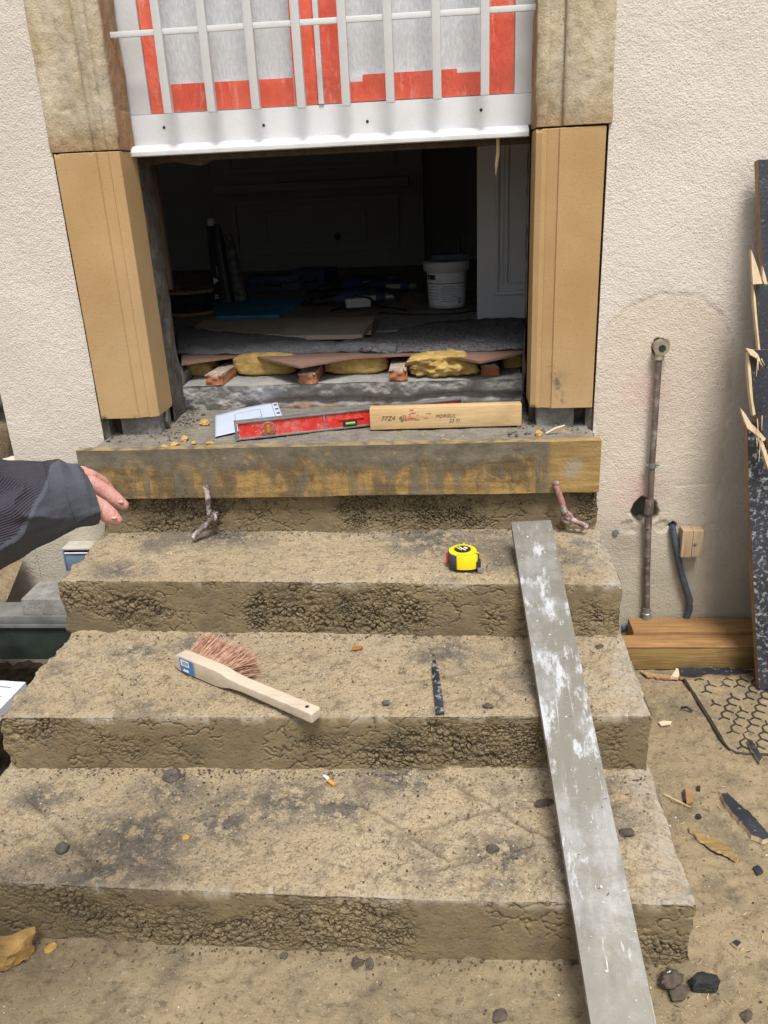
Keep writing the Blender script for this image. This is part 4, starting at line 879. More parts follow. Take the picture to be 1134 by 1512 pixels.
text_obj('printed_text', 'xx xxx xx', whitepr, bg_, p + np.array([-0.008, -0.0445, 0.12]), (0, 0, 1), (-1, 0, 0), 0.010)
pb = p + np.array([0.062, 0.03, 0]); p, p_old = pb, p
V, F = bagmesh(0.036, 0.02, 0.03, 0.29, -0.03); p = p_old
from_np('white_pouch', V, F, plain('silver_grey_pouch', (0.10, 0.10, 0.10), 0.5, var=0.6, sc=40), bg_, 60)
MB().tube([p + np.array([-0.03, -0.03, -0.012]), p + np.array([-0.035, -0.08, -0.011])], 0.008, 8).build('spout', blackpl, bg_)
# bucket
p = on_z(660, 456, 0.72); p[1] += 0.07; p = np.array(p); bk = thing('plastic_bucket', 'dusty white plastic bucket with printed label and rimmed lid', 'bucket', p)
MB().lathe([(0.070, 0.0), (0.074, 0.004), (0.081, 0.15), (0.083, 0.17)], p, n=40).build('bucket_body', bucketm, bk)
MB().lathe([(0.090, 0.142), (0.092, 0.146), (0.092, 0.172), (0.088, 0.178), (0.02, 0.1785)], p, n=40).build('lid', bucketm, bk)
def arc_patch(c, r0, r1, h0, h1, a0, a1, n=10, off=0.0006):
    V = []; F = []
    for i in range(n + 1):
        a = a0 + (a1 - a0) * i / n
        for (r, h) in ((r0, h0), (r1, h1)): V.append((c[0] + (r + off) * math.sin(a), c[1] - (r + off) * math.cos(a), c[2] + h))
    for i in range(n): F.append((2 * i, 2 * i + 2, 2 * i + 3, 2 * i + 1))
    return V, F
def rat(h): return 0.074 + (0.081 - 0.074) * (h - 0.004) / 0.146
for (h0, h1, a0, a1, mt, off, nm) in [(0.012, 0.136, -1.15, 1.0, whitepr, 0.0006, 'label'), (0.112, 0.130, -1.15, -0.55, printblack, 0.0012, 'label_band'), (0.0955, 0.0985, -1.15, 0.98, printblack, 0.0012, 'label_band')] + [(0.085 - k * 0.008, 0.0868 - k * 0.008, -0.25, 0.35 + 0.1 * (k % 3), inkgrey, 0.0012, 'print_line') for k in range(8)] + [(0.085 - k * 0.012, 0.0868 - k * 0.012, -1.0, -0.45, inkgrey, 0.0012, 'print_line') for k in range(5)] + [(0.018, 0.042, 0.62 + k * 0.045, 0.637 + k * 0.045 + 0.004 * (k % 2), printblack, 0.0012, 'print_line') for k in range(5)]:
    V, F = arc_patch(p, rat(h0), rat(h1), h0, h1, a0, a1, off=off)
    from_np(nm, V, F, mt, bk, 180)
a = -0.80; text_obj('printed_text', 'RIGHT', whitepr, bk, p + np.array([0.0815 * math.sin(-1.02), -0.0815 * math.cos(-1.02), 0.1155]), (math.cos(a), math.sin(a), 0), (0, 0, 1), 0.014)
o = MB().box(p + np.array([-0.055, -0.03, 0.179]), p + np.array([0.085, 0.04, 0.203])).build('tool_tray', blueplm, None, 0.004); tag(o, 'dark blue tray resting on the bucket lid', 'tray')
o = MB().tube([p + np.array([0.05, 0.0, 0.2035]), p + np.array([0.05, 0.0, 0.245]), p + np.array([0.05, 0.0, 0.262])], [0.009, 0.010, 0.007], 10).build('marker_stub', blackpl); tag(o, 'small black stub standing on the blue tray', 'marker')
# tool cases and power tools
def case(u, v, sx, sy, sz, rz, lab):
    p = on_z(u, v, 0.715); p[1] += 0.10; c = thing('tool_case', lab, 'tool case', p, 'tool cases on the floor'); c.rotation_euler = (0, 0, rz)
    MB().box(p + np.array([-sx, -sy, 0]), p + np.array([sx, sy, sz * 0.55])).build('case_base', blueplm, c, 0.006); MB().box(p + np.array([-sx, -sy, sz * 0.56]), p + np.array([sx, sy, sz])).build('case_lid', blueplm, c, 0.006)
    for dx in (-0.55, 0.55): MB().box(p + np.array([dx * sx - 0.012, -sy - 0.006, sz * 0.38]), p + np.array([dx * sx + 0.012, -sy, sz * 0.72])).build('latch', blackpl, c, 0.002)
    MB().tube([p + np.array([-0.04, -sy + 0.002, sz * 0.45]), p + np.array([-0.035, -sy - 0.02, sz * 0.45]), p + np.array([0.035, -sy - 0.02, sz * 0.45]), p + np.array([0.04, -sy + 0.002, sz * 0.45])], 0.005, 8).build('handle', blackpl, c)
case(402, 432, 0.13, 0.08, 0.075, 0.05, 'flat dark blue tool case behind the blue sheet')
case(462, 430, 0.09, 0.08, 0.10, -0.3, 'small dark blue tool case between the flat case and the power tools')
def ptool(u, v, rz, lab, sc=1.0):
    p = on_z(u, v, 0.715); t = thing('power_tool', lab, 'power tool', p, 'power tools heaped on the floor')
    a = lambda x, y, z: p + sc * np.array([x, y, z])
    MB().tube([a(-0.12, 0, 0.035), a(-0.05, 0, 0.036), a(0.03, 0, 0.036), a(0.07, 0, 0.034), a(0.10, 0, 0.034)], [0.024 * sc, 0.033 * sc, 0.033 * sc, 0.026 * sc, 0.02 * sc], 14).build('motor_body', blueplm, t)
    MB().tube([a(-0.12, 0, 0.035), a(-0.20, 0, 0.030), a(-0.22, 0.0, 0.028)], [0.020 * sc, 0.018 * sc, 0.012 * sc], 12).build('handle', blackpl, t)
    MB().tube([a(0.10, 0, 0.034), a(0.135, 0, 0.034), a(0.14, 0, 0.034)], [0.016 * sc, 0.013 * sc, 0.006 * sc], 12).build('chuck', greymetal, t)
    MB().obox(a(0.02, -0.033, 0.036), (0.04 * sc, 0, 0), (0, 0.0015, 0), (0, 0, 0.010 * sc)).build('name_plate', tubetop, t)
    MB().tube([a(-0.22, 0, 0.028), a(-0.26, 0.04, 0.012), a(-0.2, 0.1, 0.008), a(-0.05, 0.12, 0.008), a(0.05, 0.08, 0.008)], 0.004, 7).build('power_cord', blackpl, t)
    t.rotation_euler = (0, 0, rz)
ptool(535, 452, 0.05, 'dark power tool nearest the opening, lying across', 1.0)
ptool(540, 430, 0.5, 'dark power tool behind the nearest one, angled away', 1.1)
ptool(580, 432, -0.4, 'dark power tool nearest the bucket', 0.9)
o = MB().tube([on_z(520, 440, 0.78), on_z(524, 436, 0.85), on_z(545, 440, 0.80), on_z(560, 452, 0.722), on_z(600, 458, 0.72)], 0.004, 8).build('loose_cable', blackpl); tag(o, 'loose black cable looping over the power tools', 'cable')

# hanging fragments under the sill
a = on_y(214, 232, 2.15); b = on_y(312, 236, 2.15)
o = MB().prism([a + np.array([-0.02, 0, 0.012]), a + np.array([0, 0, -0.020]), a + np.array([0.06, 0, -0.013]), b + np.array([-0.03, 0, -0.012]), b + np.array([0, 0, 0.0]), b + np.array([-0.02, 0, 0.0105]), a + np.array([0.05, 0, 0.0145])], (0, 0.025, 0)).build('rotten_sill_fragment', darkwood, None, 0.001); tag(o, 'dark broken wood fragment hanging under the left end of the sill', 'wood fragment')
a = on_y(735, 203, 2.14)
o = MB().tube([a + np.array([0, 0, 0.006]), a + np.array([0.001, 0, -0.03]), a + np.array([-0.003, 0, -0.06]), a + np.array([-0.004, -0.001, -0.082])], [0.004, 0.0045, 0.004, 0.0008], 6).build('hanging_splinter', rawwood); tag(o, 'thin pale splinter hanging under the right end of the sill', 'splinter')
o = MB().box((-0.790, 2.252, 0.95), (-0.768, 2.275, 1.30)).build('door_post_stub', darkwood, None, 0.003); tag(o, 'dark strip of old door post beside the left reveal', 'post')
o = MB().box((-0.775, 2.145, 1.268), (0.19, 2.175, 1.2812)).build('sill_batten', darkwood, None, 0.003); tag(o, 'dark rotten batten under the white sill', 'batten')

# ================================================================== OBJECTS ON THE STEPS
# formwork board
xs = np.arange(-0.934, 0.3445, 0.004); zs = np.arange(0.4875, 0.6165, 0.003)
X, Z = np.meshgrid(xs, zs, indexing='ij')
Y = 1.862 + (fbm(X * 6, Z * 40, 3, 91) - 0.5) * 0.003 - sstep(.45, .7, fbm(X * 22, Z * 6, 4, 92)) * 0.0012
Zt = Z + ((fbm(X * 9, X * 0, 3, 95) - .5) * 0.004) * sstep(0.60, 0.616, Z) - ((fbm(X * 9, X * 0, 3, 96) - .5) * 0.004) * (1 - sstep(0.4875, 0.495, Z))
sag = (X + 0.295) * -0.002
V = np.stack([X, Y, Zt], -1).reshape(-1, 3); n, k = X.shape; F = grid_faces(n, k).tolist(); b = len(V)
V2 = V.reshape(n, k, 3).copy(); tops = V2[:, -1].copy(); tops[:, 1] = 1.8885; bots = V2[:, 0].copy(); bots[:, 1] = 1.8885
V = np.vstack([V, V2[:, -1], tops, V2[:, 0], bots]); tA, tB, bA, bB = b, b + n, b + 2 * n, b + 3 * n
for i in range(n - 1):
    F += [[tA + i, tA + i + 1, tB + i + 1, tB + i], [bA + i, bB + i, bB + i + 1, bA + i + 1], [tB + i, tB + i + 1, bB + i + 1, bB + i]]
F += [[0 + j for j in range(k)] + [tB, bB], [(n - 1) * k + j for j in range(k - 1, -1, -1)] + [bB + n - 1, tB + n - 1]]
at = np.zeros(len(V)); at[tA:tB + n] = 1
o = from_np('formwork_board', V, F, formwood, None, 50, None, {'top': at}); tag(o, 'long ochre formwork board smeared with grey cement along the landing edge', 'board')

# bent rods
def rod(pts, pink, lab):
    P = [np.array(q) for q in pts]
    # catmull-rom
    C_ = []
    Q = [P[0] * 2 - P[1]] + P + [P[-1] * 2 - P[-2]]
    for i in range(1, len(Q) - 2):
        for t in np.linspace(0, 1, 7)[:-1]:
            C_.append(0.5 * ((2 * Q[i]) + (-Q[i - 1] + Q[i + 1]) * t + (2 * Q[i - 1] - 5 * Q[i] + 4 * Q[i + 1] - Q[i + 2]) * t * t + (-Q[i - 1] + 3 * Q[i] - 3 * Q[i + 1] + Q[i + 2]) * t ** 3))
    C_.append(P[-1]); r = [0.0070 + 0.0012 * math.sin(i * 1.7) * 0.4 for i in range(len(C_))]
    mb = MB().tube(C_, r, 12); lo = min(c[2] for c in C_)
    return mb, C_
def add_rod(pts, kn, pink, lab):
    mb, C_ = rod(pts, pink, lab); root = thing('bent_rod', lab, 'rod', C_[-1], 'bent rods pinning the formwork board')
    o = mb.build('rod_shaft', rodm, root, smooth=60); at = o.data.attributes.new('pink', 'FLOAT', 'POINT'); at.data.foreach_set('value', [pink] * len(o.data.vertices))
    o = MB().rock(C_[0] + np.array([0, -0.001, 0.004]), (0.010, 0.007, 0.009), 3, 2, 0.2).build('mushroomed_head', rodm, root, smooth=60); at = o.data.attributes.new('pink', 'FLOAT', 'POINT'); at.data.foreach_set('value', [pink * 0.5] * len(o.data.vertices))
    c = np.array(kn)
    ring = [c + np.array([0.0105 * math.cos(t), -0.004 * math.cos(t), 0.0115 * math.sin(t)]) for t in np.linspace(0, 2 * math.pi, 17)]
    o = MB().tube(ring, 0.0048, 9, cap=False).build('eye_loop', rodm, root, smooth=60); at = o.data.attributes.new('pink', 'FLOAT', 'POINT'); at.data.foreach_set('value', [pink] * len(o.data.vertices))
    o = MB().obox(c + np.array([0, 0.020, 0.0]), (0.009, 0, 0), (0, 0.020, 0), (0, 0, 0.006)).build('anchor_tab', rodm, root, 0.002)
    at = o.data.attributes.new('pink', 'FLOAT', 'POINT'); at.data.foreach_set('value', [0.0] * len(o.data.vertices))
P = lambda u, v, y: on_y(u, v, y)
add_rod([P(305, 723, 1.850), P(307, 738, 1.849), P(309, 757, 1.852), P(313, 764, 1.855), P(301, 778, 1.842), P(284, 794, 1.82)], P(313, 764, 1.858), 0.12, 'bent grey-white rod pinning the board at left, kicked left at the bottom')
add_rod([P(820, 716, 1.850), P(826, 730, 1.849), P(834, 755, 1.852), P(838, 763, 1.855), P(851, 770, 1.852), P(867, 778, 1.848)], P(837, 764, 1.858), 1.0, 'bent pink-painted rod pinning the board at right')

# spirit level
z0 = 0.6125
a = on_z(349, 651, z0); b = on_z(546, 629, z0); d = b - a; d /= np.linalg.norm(d); nrm = np.array([d[1], -d[0], 0]); up = np.array([0, 0, 1.0])
Ln = 0.60; Hh = 0.047; T = 0.022
lv = thing('spirit_level', 'scuffed red spirit level standing on edge on the landing', 'spirit level', a + d * Ln / 2)
bk_ = -nrm
def lbox(l0, l1, h0, h1, t0, t1): return a + d * (l0 + l1) / 2 + up * (h0 + h1) / 2 + bk_ * (t0 + t1) / 2, d * (l1 - l0) / 2, bk_ * (t1 - t0) / 2, up * (h1 - h0) / 2
MB().obox(*lbox(0.004, Ln - 0.004, 0, 0.0045, 0, T)).build('bottom_flange', greymetal, lv, 0.0008); MB().obox(*lbox(0.004, Ln - 0.004, Hh - 0.0045, Hh, 0, T)).build('top_flange', greymetal, lv, 0.0008)
MB().obox(*lbox(0.008, Ln - 0.008, 0.0045, Hh - 0.0045, 0.004, T - 0.004)).build('red_web', redpaint, lv)
MB().obox(*lbox(0.0, 0.0055, -0.0005, Hh + 0.0005, -0.0005, T + 0.0005)).build('end_cap', greymetal, lv, 0.001); MB().obox(*lbox(Ln - 0.0055, Ln, -0.0005, Hh + 0.0005, -0.0005, T + 0.0005)).build('end_cap', greymetal, lv, 0.001)
vc = a + d * 0.083 + up * (Hh / 2 - 0.0005) + bk_ * 0.004
hv = MB().lathe([(0.0185, 0), (0.0185, 0.0035), (0.0160, 0.0042), (0.0155, 0.001)], vc, nrm, 28).build('vial_ring', greymetal, lv)
MB().lathe([(0.0152, 0), (0.0152, 0.0046)], vc, nrm, 28).build('vial_plate', redpaint, hv)
MB().tube([vc - up * 0.0095 + nrm * 0.004, vc + up * 0.0095 + nrm * 0.004], 0.0050, 12).build('vial', plain('vial_dim_green', (0.20, 0.32, 0.05), 0.25, var=0.1), hv)
MB().obox(*lbox(0.262, 0.330, 0.0235, 0.0262, 0.0005, 0.004)).build('rib', redpaint, lv, 0.0006); MB().obox(*lbox(0.225, 0.228, 0.0055, Hh - 0.0055, 0.001, 0.004)).build('rib', greymetal, lv, 0.0005)
MB().obox(*lbox(0.275, 0.312, 0.005, 0.019, 0.002, 0.004)).build('vial_window', blackpl, lv)
MB().tube([a + d * 0.281 + up * 0.0125 + bk_ * 0.0005, a + d * 0.306 + up * 0.0125 + bk_ * 0.0005], 0.0040, 12).build('vial', bpy.data.materials['vial_dim_green'], lv)

# timber offcut with pencil writing
a = on_z(547, 635, z0); b = on_z(770, 628.5, z0); d = b - a; Lo = np.linalg.norm(d); d /= Lo; nn = np.array([-d[1], d[0], 0])
oc = thing('timber_offcut', 'pale pine offcut with handwriting standing on edge on the landing', 'timber', a + d * Lo / 2)
cen = a + d * Lo / 2 + nn * 0.0165 + up * 0.0275
o = MB().obox(cen, d * Lo / 2, nn * 0.0165, up * 0.0275).build('pine_block', pine, oc, 0.0018)
f0 = a - nn * 0.0008
text_obj('handwriting', '77Z4  4/11', ink, oc, f0 + d * 0.028 + up * 0.024, d, (0, 0, 1), 0.0165, 0.0004, 0.25)
text_obj('handwriting', 'z', ink, oc, f0 + d * 0.078 + up * 0.020, d, (0, 0, 1), 0.014, 0.0004, 0.25)
text_obj('handwriting', 'MDRGUL', ink, oc, f0 + d * 0.166 + up * 0.0275, d, (0, 0, 1), 0.0125, 0.0004, 0.3)
text_obj('handwriting', '23 F1', ink, oc, f0 + d * 0.200 + up * 0.0145, d, (0, 0, 1), 0.0130, 0.0004, 0.3)
rs = np.random.RandomState(5); mb = MB()
for i in range(20):
    l = rs.normal(0.108, 0.014) if i < 18 else rs.normal(0.142, 0.008); h = rs.normal(0.030, 0.009) if i < 18 else rs.normal(0.040, 0.004)
    h = min(max(h, 0.006), 0.050); c = a + d * l + up * h - nn * (0.0006 + i * 2e-5); mb.obox(c, d * rs.uniform(0.002, 0.007), nn * 0.0002, up * rs.uniform(0.0005, 0.0013))
mb.build('red_chalk_smear', plain('red_chalk', (0.52, 0.16, 0.10), 0.9, var=0.3, sc=200), oc, smooth=None)

# paper plan
pz = 0.6155
c4 = [on_z(318, 613, pz), on_z(409, 597, pz), on_z(420, 622, pz), on_z(318, 645, pz)]
def bil(s, t): return (c4[0] * (1 - s) + c4[1] * s) * (1 - t) + (c4[3] * (1 - s) + c4[2] * s) * t
n, k = 20, 12; V = []
for i in range(n):
    for j in range(k):
        q = bil(i / (n - 1), j / (k - 1)).copy(); q[2] = pz + 0.006 * math.sin(math.pi * i / (n - 1)) ** 2 * (1 - j / (k - 1)) + 0.012 * (i / (n - 1)) ** 4 * (1 - j / (k - 1)); V.append(q)
pp = thing('paper_plan', 'creased white paper sheet with a printed line drawing under the spirit level', 'paper', (c4[0] + c4[2]) / 2)
o = from_np('sheet', V, grid_faces(n, k), paper, pp, 180); md = o.modifiers.new('t', 'SOLIDIFY'); md.thickness = 0.0006; md.offset = -1
def pt(s, t):
    q = bil(s, t).copy(); q[2] = pz + 0.006 * math.sin(math.pi * s) ** 2 * (1 - t) + 0.012 * s ** 4 * (1 - t) + 0.0008; return q
def pline(s0, t0, s1, t1, w_=0.0016):
    P = [pt(s0 + (s1 - s0) * i / 6, t0 + (t1 - t0) * i / 6) for i in range(7)]; MB().tube(P, w_ / 2, 4).build('printed_line', inkgrey, pp)
for L_ in ((0.30, 0.22, 0.70, 0.22), (0.30, 0.22, 0.30, 0.95), (0.70, 0.22, 0.70, 0.80), (0.30, 0.62, 0.70, 0.58), (0.5, 0.6, 0.5, 0.9), (0.90, 0.02, 0.90, 0.98)): pline(*L_)
for t in (0.2, 0.4, 0.6, 0.8):
    q = pt(0.955, t); MB().obox(q + up * 0.0005, (0.004, 0.002, 0), (-0.002, 0.005, 0), (0, 0, 0.0004)).build('punch_mark', printblack, pp, smooth=None)

# tape measure
p = on_z(684, 838, 0.3835); p = p + np.array([0, 0.012, 0])
tm = thing('tape_measure', 'yellow and black tape measure lying on the second step', 'tape measure', p)
def dshape(k):      # outline radius profile in plan, hook corner towards +x
    P = []
    for t in np.linspace(0, 2 * math.pi, 41)[:-1]:
        r = 0.0335; x, y = r * math.cos(t), r * math.sin(t)
        if x > 0 and y < 0: e = 2.9; den = (abs(math.cos(t)) ** e + abs(math.sin(t)) ** e) ** (1 / e); x, y = r * 1.08 * math.cos(t) / den, r * math.sin(t) / den
        P.append((x * k, y * k))
    return P
def dlayer(name, mt, k, h0, h1, ins=0.0025):
    V = []; F = []; n = 40
    for (s_, h) in ((k - ins / 0.034, h0), (k, h0 + ins), (k, h1 - ins), (k - ins / 0.034, h1)):
        V += [(p[0] + x, p[1] + y, p[2] + h) for x, y in dshape(s_)]
    for i in range(3):
        for j in range(n): F.append((i * n + j, i * n + (j + 1) % n, (i + 1) * n + (j + 1) % n, (i + 1) * n + j))
    F += [tuple(range(n))[::-1], tuple(range(3 * n, 4 * n))]; return from_np(name, V, F, mt, tm, 50)
dlayer('rubber_body', dgrey, 1.0, 0.0, 0.036)
MB().lathe([(0.0312, 0.0365 - 0.002), (0.0312, 0.0375), (0.029, 0.039), (0.0205, 0.0395)], p + np.array([-0.001, 0.001, 0]), n=36).build('yellow_face_ring', yellow, tm)
dc = MB().lathe([(0.0190, 0.0393), (0.0190, 0.0402)], p + np.array([-0.001, 0.001, 0]), n=36).build('label_disc', blackpl, tm)
for k_, (w_, l_, mt) in enumerate([(0.0018, 0.011, greenvial), (0.0016, 0.013, whitepr), (0.0030, 0.005, whitepr)]):
    c = p + np.array([-0.009 + 0.0075 * k_, 0.003 + (0.004 if k_ == 2 else 0), 0.0405]); MB().obox(c, (l_ * 0.55, -l_ * 0.72, 0), (w_ * 0.8, w_ * 0.6, 0), (0, 0, 0.0003)).build('label_stripe', mt, dc, smooth=None)
# yellow front shell
V = []; F = []; A_ = np.linspace(math.radians(-116), math.radians(-38), 16)
for t in A_:
    e = 2.9 if math.cos(t) > 0 else 2.0; den = (abs(math.cos(t)) ** e + abs(math.sin(t)) ** e) ** (1 / e); r = 0.0336 / den * 1.045
    for (rr, h) in ((r - 0.004, 0.0035), (r, 0.005), (r, 0.0345), (r - 0.002, 0.0385), (r - 0.008, 0.0392)): V.append((p[0] + rr * math.cos(t) * (1.06 if math.cos(t) > 0 else 1.0), p[1] + rr * math.sin(t), p[2] + h))
F = [(i * 5 + j, i * 5 + 5 + j, i * 5 + 6 + j, i * 5 + 1 + j) for i in range(15) for j in range(4)]
o = from_np('yellow_front_shell', V, F, yellow, tm, 50); md = o.modifiers.new('t', 'SOLIDIFY'); md.thickness = 0.0012; md.offset = -1
MB().obox(p + np.array([-0.0355, 0.004, 0.017]), (0.003, 0, 0), (0, 0.008, 0), (0, 0, 0.010)).build('lock_button', redpl, tm, 0.002)
MB().obox(p + np.array([0.034, -0.022, 0.012]), (0.005, 0, 0), (0, 0.010, 0), (0, 0, 0.011)).build('mouth', blackpl, tm, 0.002)
MB().prism([p + np.array([x_, y_, 0.0372]) for x_, y_ in ((0.024, 0.004), (0.0365, -0.020), (0.023, -0.012))], (0, 0, 0.0015)).build('yellow_corner', yellow, tm, smooth=None)
MB().prism([p + np.array([x_, 0.029, z_]) for x_, z_ in ((-0.003, 0.036), (0.005, 0.036), (0.0035, 0.044))], (0, 0.002, 0)).build('thumb_tab', yellow, tm, smooth=None)
MB().obox(p + np.array([0.038, -0.034, 0.004]), (0.006, 0, 0), (0, 0.0006, 0), (0, 0, 0.006)).build('end_hook', greymetal, tm)

# aluminium screed rule
n0 = np.array([0, -0.385, 1.0]); q0 = np.array([0, 1.605, 0.386 + 0.0185])
TL, TR, BL, BR = [on_plane(u, v, q0, n0) for u, v in ((757, 770), (811, 768), (868, 1512), (974, 1512))]
ct = (TL + TR) / 2; cb = (BL + BR) / 2; ax = cb - ct; ax /= np.linalg.norm(ax); un = n0 / np.linalg.norm(n0); sd_ = np.cross(ax, un); sd_ /= np.linalg.norm(sd_)
wid = (abs((TR - TL) @ sd_) + abs((BR - BL) @ sd_)) / 2
tg = (ct[2] - 0.012 - 0.018) / -ax[2]; Lr = tg
mid = ct + ax * Lr / 2 - un * 0.009
sr = MB().obox(mid, ax * Lr / 2, sd_ * wid / 2, un * 0.009).build('screed_rule', alu, None, 0.0012, loc=(ct[0], 0.6, 0.0)); tag(sr, 'long cement-stained aluminium straightedge lying down over the steps', 'straightedge')

# hand brush
a = on_z(259, 988, 0.251); b = on_z(461, 1069, 0.262); d = b - a; d[2] = 0; Lb = np.linalg.norm(d); d /= Lb; nn = np.array([-d[1], d[0], 0])
br = thing('hand_brush', 'wooden hand brush with rust-brown bristles lying on the third step', 'brush', a + d * Lb / 2)
out = [(0.0, 0.010), (0.004, 0.004), (0.014, 0.0), (0.125, 0.0), (0.145, 0.003), (0.165, 0.0095), (0.20, 0.0135), (Lb - 0.006, 0.0105), (Lb, 0.0115), (Lb, 0.0315), (Lb - 0.004, 0.0335), (0.20, 0.0325), (0.165, 0.0345), (0.145, 0.039), (0.125, 0.0405), (0.020, 0.0405), (0.008, 0.037), (0.0, 0.028)]
hb = MB().prism([a + d * l + up * h + nn * 0.0 for l, h in out], nn * 0.027).build('handle', beech, br, 0.0028, smooth=50, seg=3)
MB().obox(a + d * 0.040 + up * 0.0195 - nn * 0.0004, d * 0.0205, nn * 0.0005, up * 0.0165).build('paper_label', labelblue, br, smooth=None)
lb = MB().obox(a + d * 0.036 + up * 0.026 - nn * 0.0011, d * 0.0125, nn * 0.0003, up * 0.0068).build('barcode_patch', whitepr, br, smooth=None)
for k_ in range(7): MB().obox(a + d * (0.0285 + k_ * 0.0030) + up * 0.0265 - nn * 0.0016, d * (0.0004 + 0.0004 * (k_ % 2)), nn * 0.0002, up * 0.0045).build('barcode_line', printblack, lb, smooth=None)
for k_ in range(5): MB().obox(a + d * (0.030 + k_ * 0.0035) + up * 0.0085 - nn * 0.0011, d * 0.0013, nn * 0.0003, up * (0.0020 + 0.0006 * (k_ % 2))).build('label_lettering', whitepr, br, smooth=None)
MB().obox(a + d * 0.0625 + up * 0.0195 - nn * 0.00035, d * 0.0022, nn * 0.00045, up * 0.0165).build('label_edge', inkgrey, br, smooth=None)
MB().lathe([(0.0042, 0), (0.0036, 0.0006)], a + d * (Lb - 0.022) + up * 0.0336 + nn * 0.0135, (0, 0, 1), 14).build('hanging_hole', printblack, br)
rs = np.random.RandomState(3); mbs = [MB(), MB()]
for i in range(2600):
    l = rs.uniform(0.018, 0.150); h = rs.uniform(0.006, 0.036); r0 = a + d * l + up * h + nn * 0.026
    fan = (l - 0.084) / 0.066; ln = rs.uniform(0.052, 0.074) * (1.0 - 0.10 * (fan > 0.8))
    dirv = nn + d * (0.30 * fan + 0.05 + rs.normal(scale=0.10)) + up * ((h - 0.020) * 7 + rs.normal(scale=0.10) + 0.05); dirv /= np.linalg.norm(dirv)
    m1 = r0 + dirv * ln * 0.5 + up * rs.normal(scale=0.0012); e = r0 + dirv * ln + d * rs.normal(scale=0.004) + up * (rs.normal(scale=0.003) - 0.003); e[2] = max(e[2], 0.2525); m1[2] = max(m1[2], 0.252)
    mbs[i % 2].tube([r0, m1, e], [0.00075, 0.0007, 0.0004], 3, cap=False)
for i in (0, 1): tag(mbs[i].build('bristles', (bristle_m, bristle_m2)[i], br, smooth=None), kind='stuff')

# metal strip (old file)
a = on_z(641, 976, 0.2525); b = on_z(650, 1055, 0.2525); d = b - a; Lf = np.linalg.norm(d); d /= Lf; nn = np.array([-d[1], d[0], 0])
out = [(0, -0.0035), (0.014, -0.0035), (0.018, -0.007), (Lf * 0.6, -0.0085), (Lf, -0.0085), (Lf, 0.0085), (Lf * 0.6, 0.0085), (0.018, 0.006), (0.014, 0.0035), (0, 0.0035)]
o = MB().prism([a + d * l + nn * w_ for l, w_ in out], (0, 0, 0.003)).build('steel_strip', black2, None, 0.0006); tag(o, 'narrow dark speckled steel strip lying across the third step', 'steel strip')

# cigarette end
a = on_z(478, 1145, 0.131); b = on_z(485, 1152, 0.131); c = on_z(494, 1159, 0.131)
cg = thing('cigarette_end', 'crushed white and orange cigarette end on the bottom step', 'cigarette', b)
MB().tube([a, (a + b) / 2 + np.array([0.002, 0, 0]), b], [0.0022, 0.0036, 0.0038], 10).build('paper_end', cigp, cg); MB().tube([b, c], [0.0038, 0.0036], 10).build('filter', cigf, cg)
# loose stones
def stone(name, u, v, z, rad, mt, lab, cat, seed, group=None, rz=0.0, rough=0.35, sub=3):
    p = on_z(u, v, z + rad[2] * 0.55); mb = MB().rock((0, 0, 0), rad, seed, sub, rough, 0.75); V = np.array(mb.V); c, s_ = math.cos(rz), math.sin(rz); V = np.stack([V[:, 0] * c - V[:, 1] * s_, V[:, 0] * s_ + V[:, 1] * c, V[:, 2]], -1)
    o = from_np(name, V + p, mb.F, mt, None, 28); return tag(o, lab, cat, group)
GS = 'loose stones on and around the steps'
stone('loose_stone', 252, 1143, 0.125, (0.020, 0.017, 0.014), greyrock, 'angular dark grey stone at the back of the bottom step, left half', 'stone', 4, GS, 0.4, 0.45)
stone('loose_stone', 92, 1252, 0.125, (0.013, 0.011, 0.009), greyrock, 'small dark oval pebble on the left part of the bottom step', 'stone', 9, GS, 0.6, 0.2)
stone('loose_stone', 570, 1038, 0.249, (0.0085, 0.008, 0.006), greyrock, 'small grey pebble on the third step left of the steel strip', 'stone', 12, GS)
stone('loose_stone', 720, 1042, 0.249, (0.011, 0.008, 0.005), brownrock, 'flat brown pebble on the third step right of the steel strip', 'stone', 15, GS)
stone('loose_stone', 926, 1229, 0.125, (0.015, 0.012, 0.009), brownrock, 'brown stone on the bottom step right of the straightedge', 'stone', 18, GS, 0.2, 0.4)
stone('loose_stone', 802, 1186, 0.125, (0.024, 0.011, 0.007), brownrock, 'flat brown clod against the left edge of the straightedge', 'stone', 21, GS, 0.35, 0.4)
stone('loose_stone', 728, 1252, 0.125, (0.016, 0.012, 0.006), brownrock, 'crumbled brown clod on a scored line of the bottom step', 'stone', 24, GS, 0.1, 0.5)
stone('loose_stone', 528, 1420, 0.0, (0.014, 0.010, 0.009), brownrock, 'brown stone at the foot of the bottom step, left of a pair', 'stone', 27, GS, 0.5, 0.6)
stone('loose_stone', 545, 1422, 0.0, (0.011, 0.011, 0.008), brownrock, 'brown stone at the foot of the bottom step, right of a pair', 'stone', 30, GS, 0.9, 0.55)
stone('loose_stone', 419, 1411, 0.0, (0.008, 0.007, 0.007), greyrock, 'little grey pebble at the foot of the bottom step near the middle', 'stone', 33, GS)
stone('loose_stone', 275, 1237, 0.125, (0.009, 0.007, 0.005), crumbm, 'small ochre pebble on the bottom step below the brush', 'stone', 35, GS)
stone('loose_stone', 987, 1448, 0.0, (0.025, 0.019, 0.015), brownrock, 'large brown clod broken off the right end of the bottom step', 'stone', 41, GS, 0.2, 0.65)
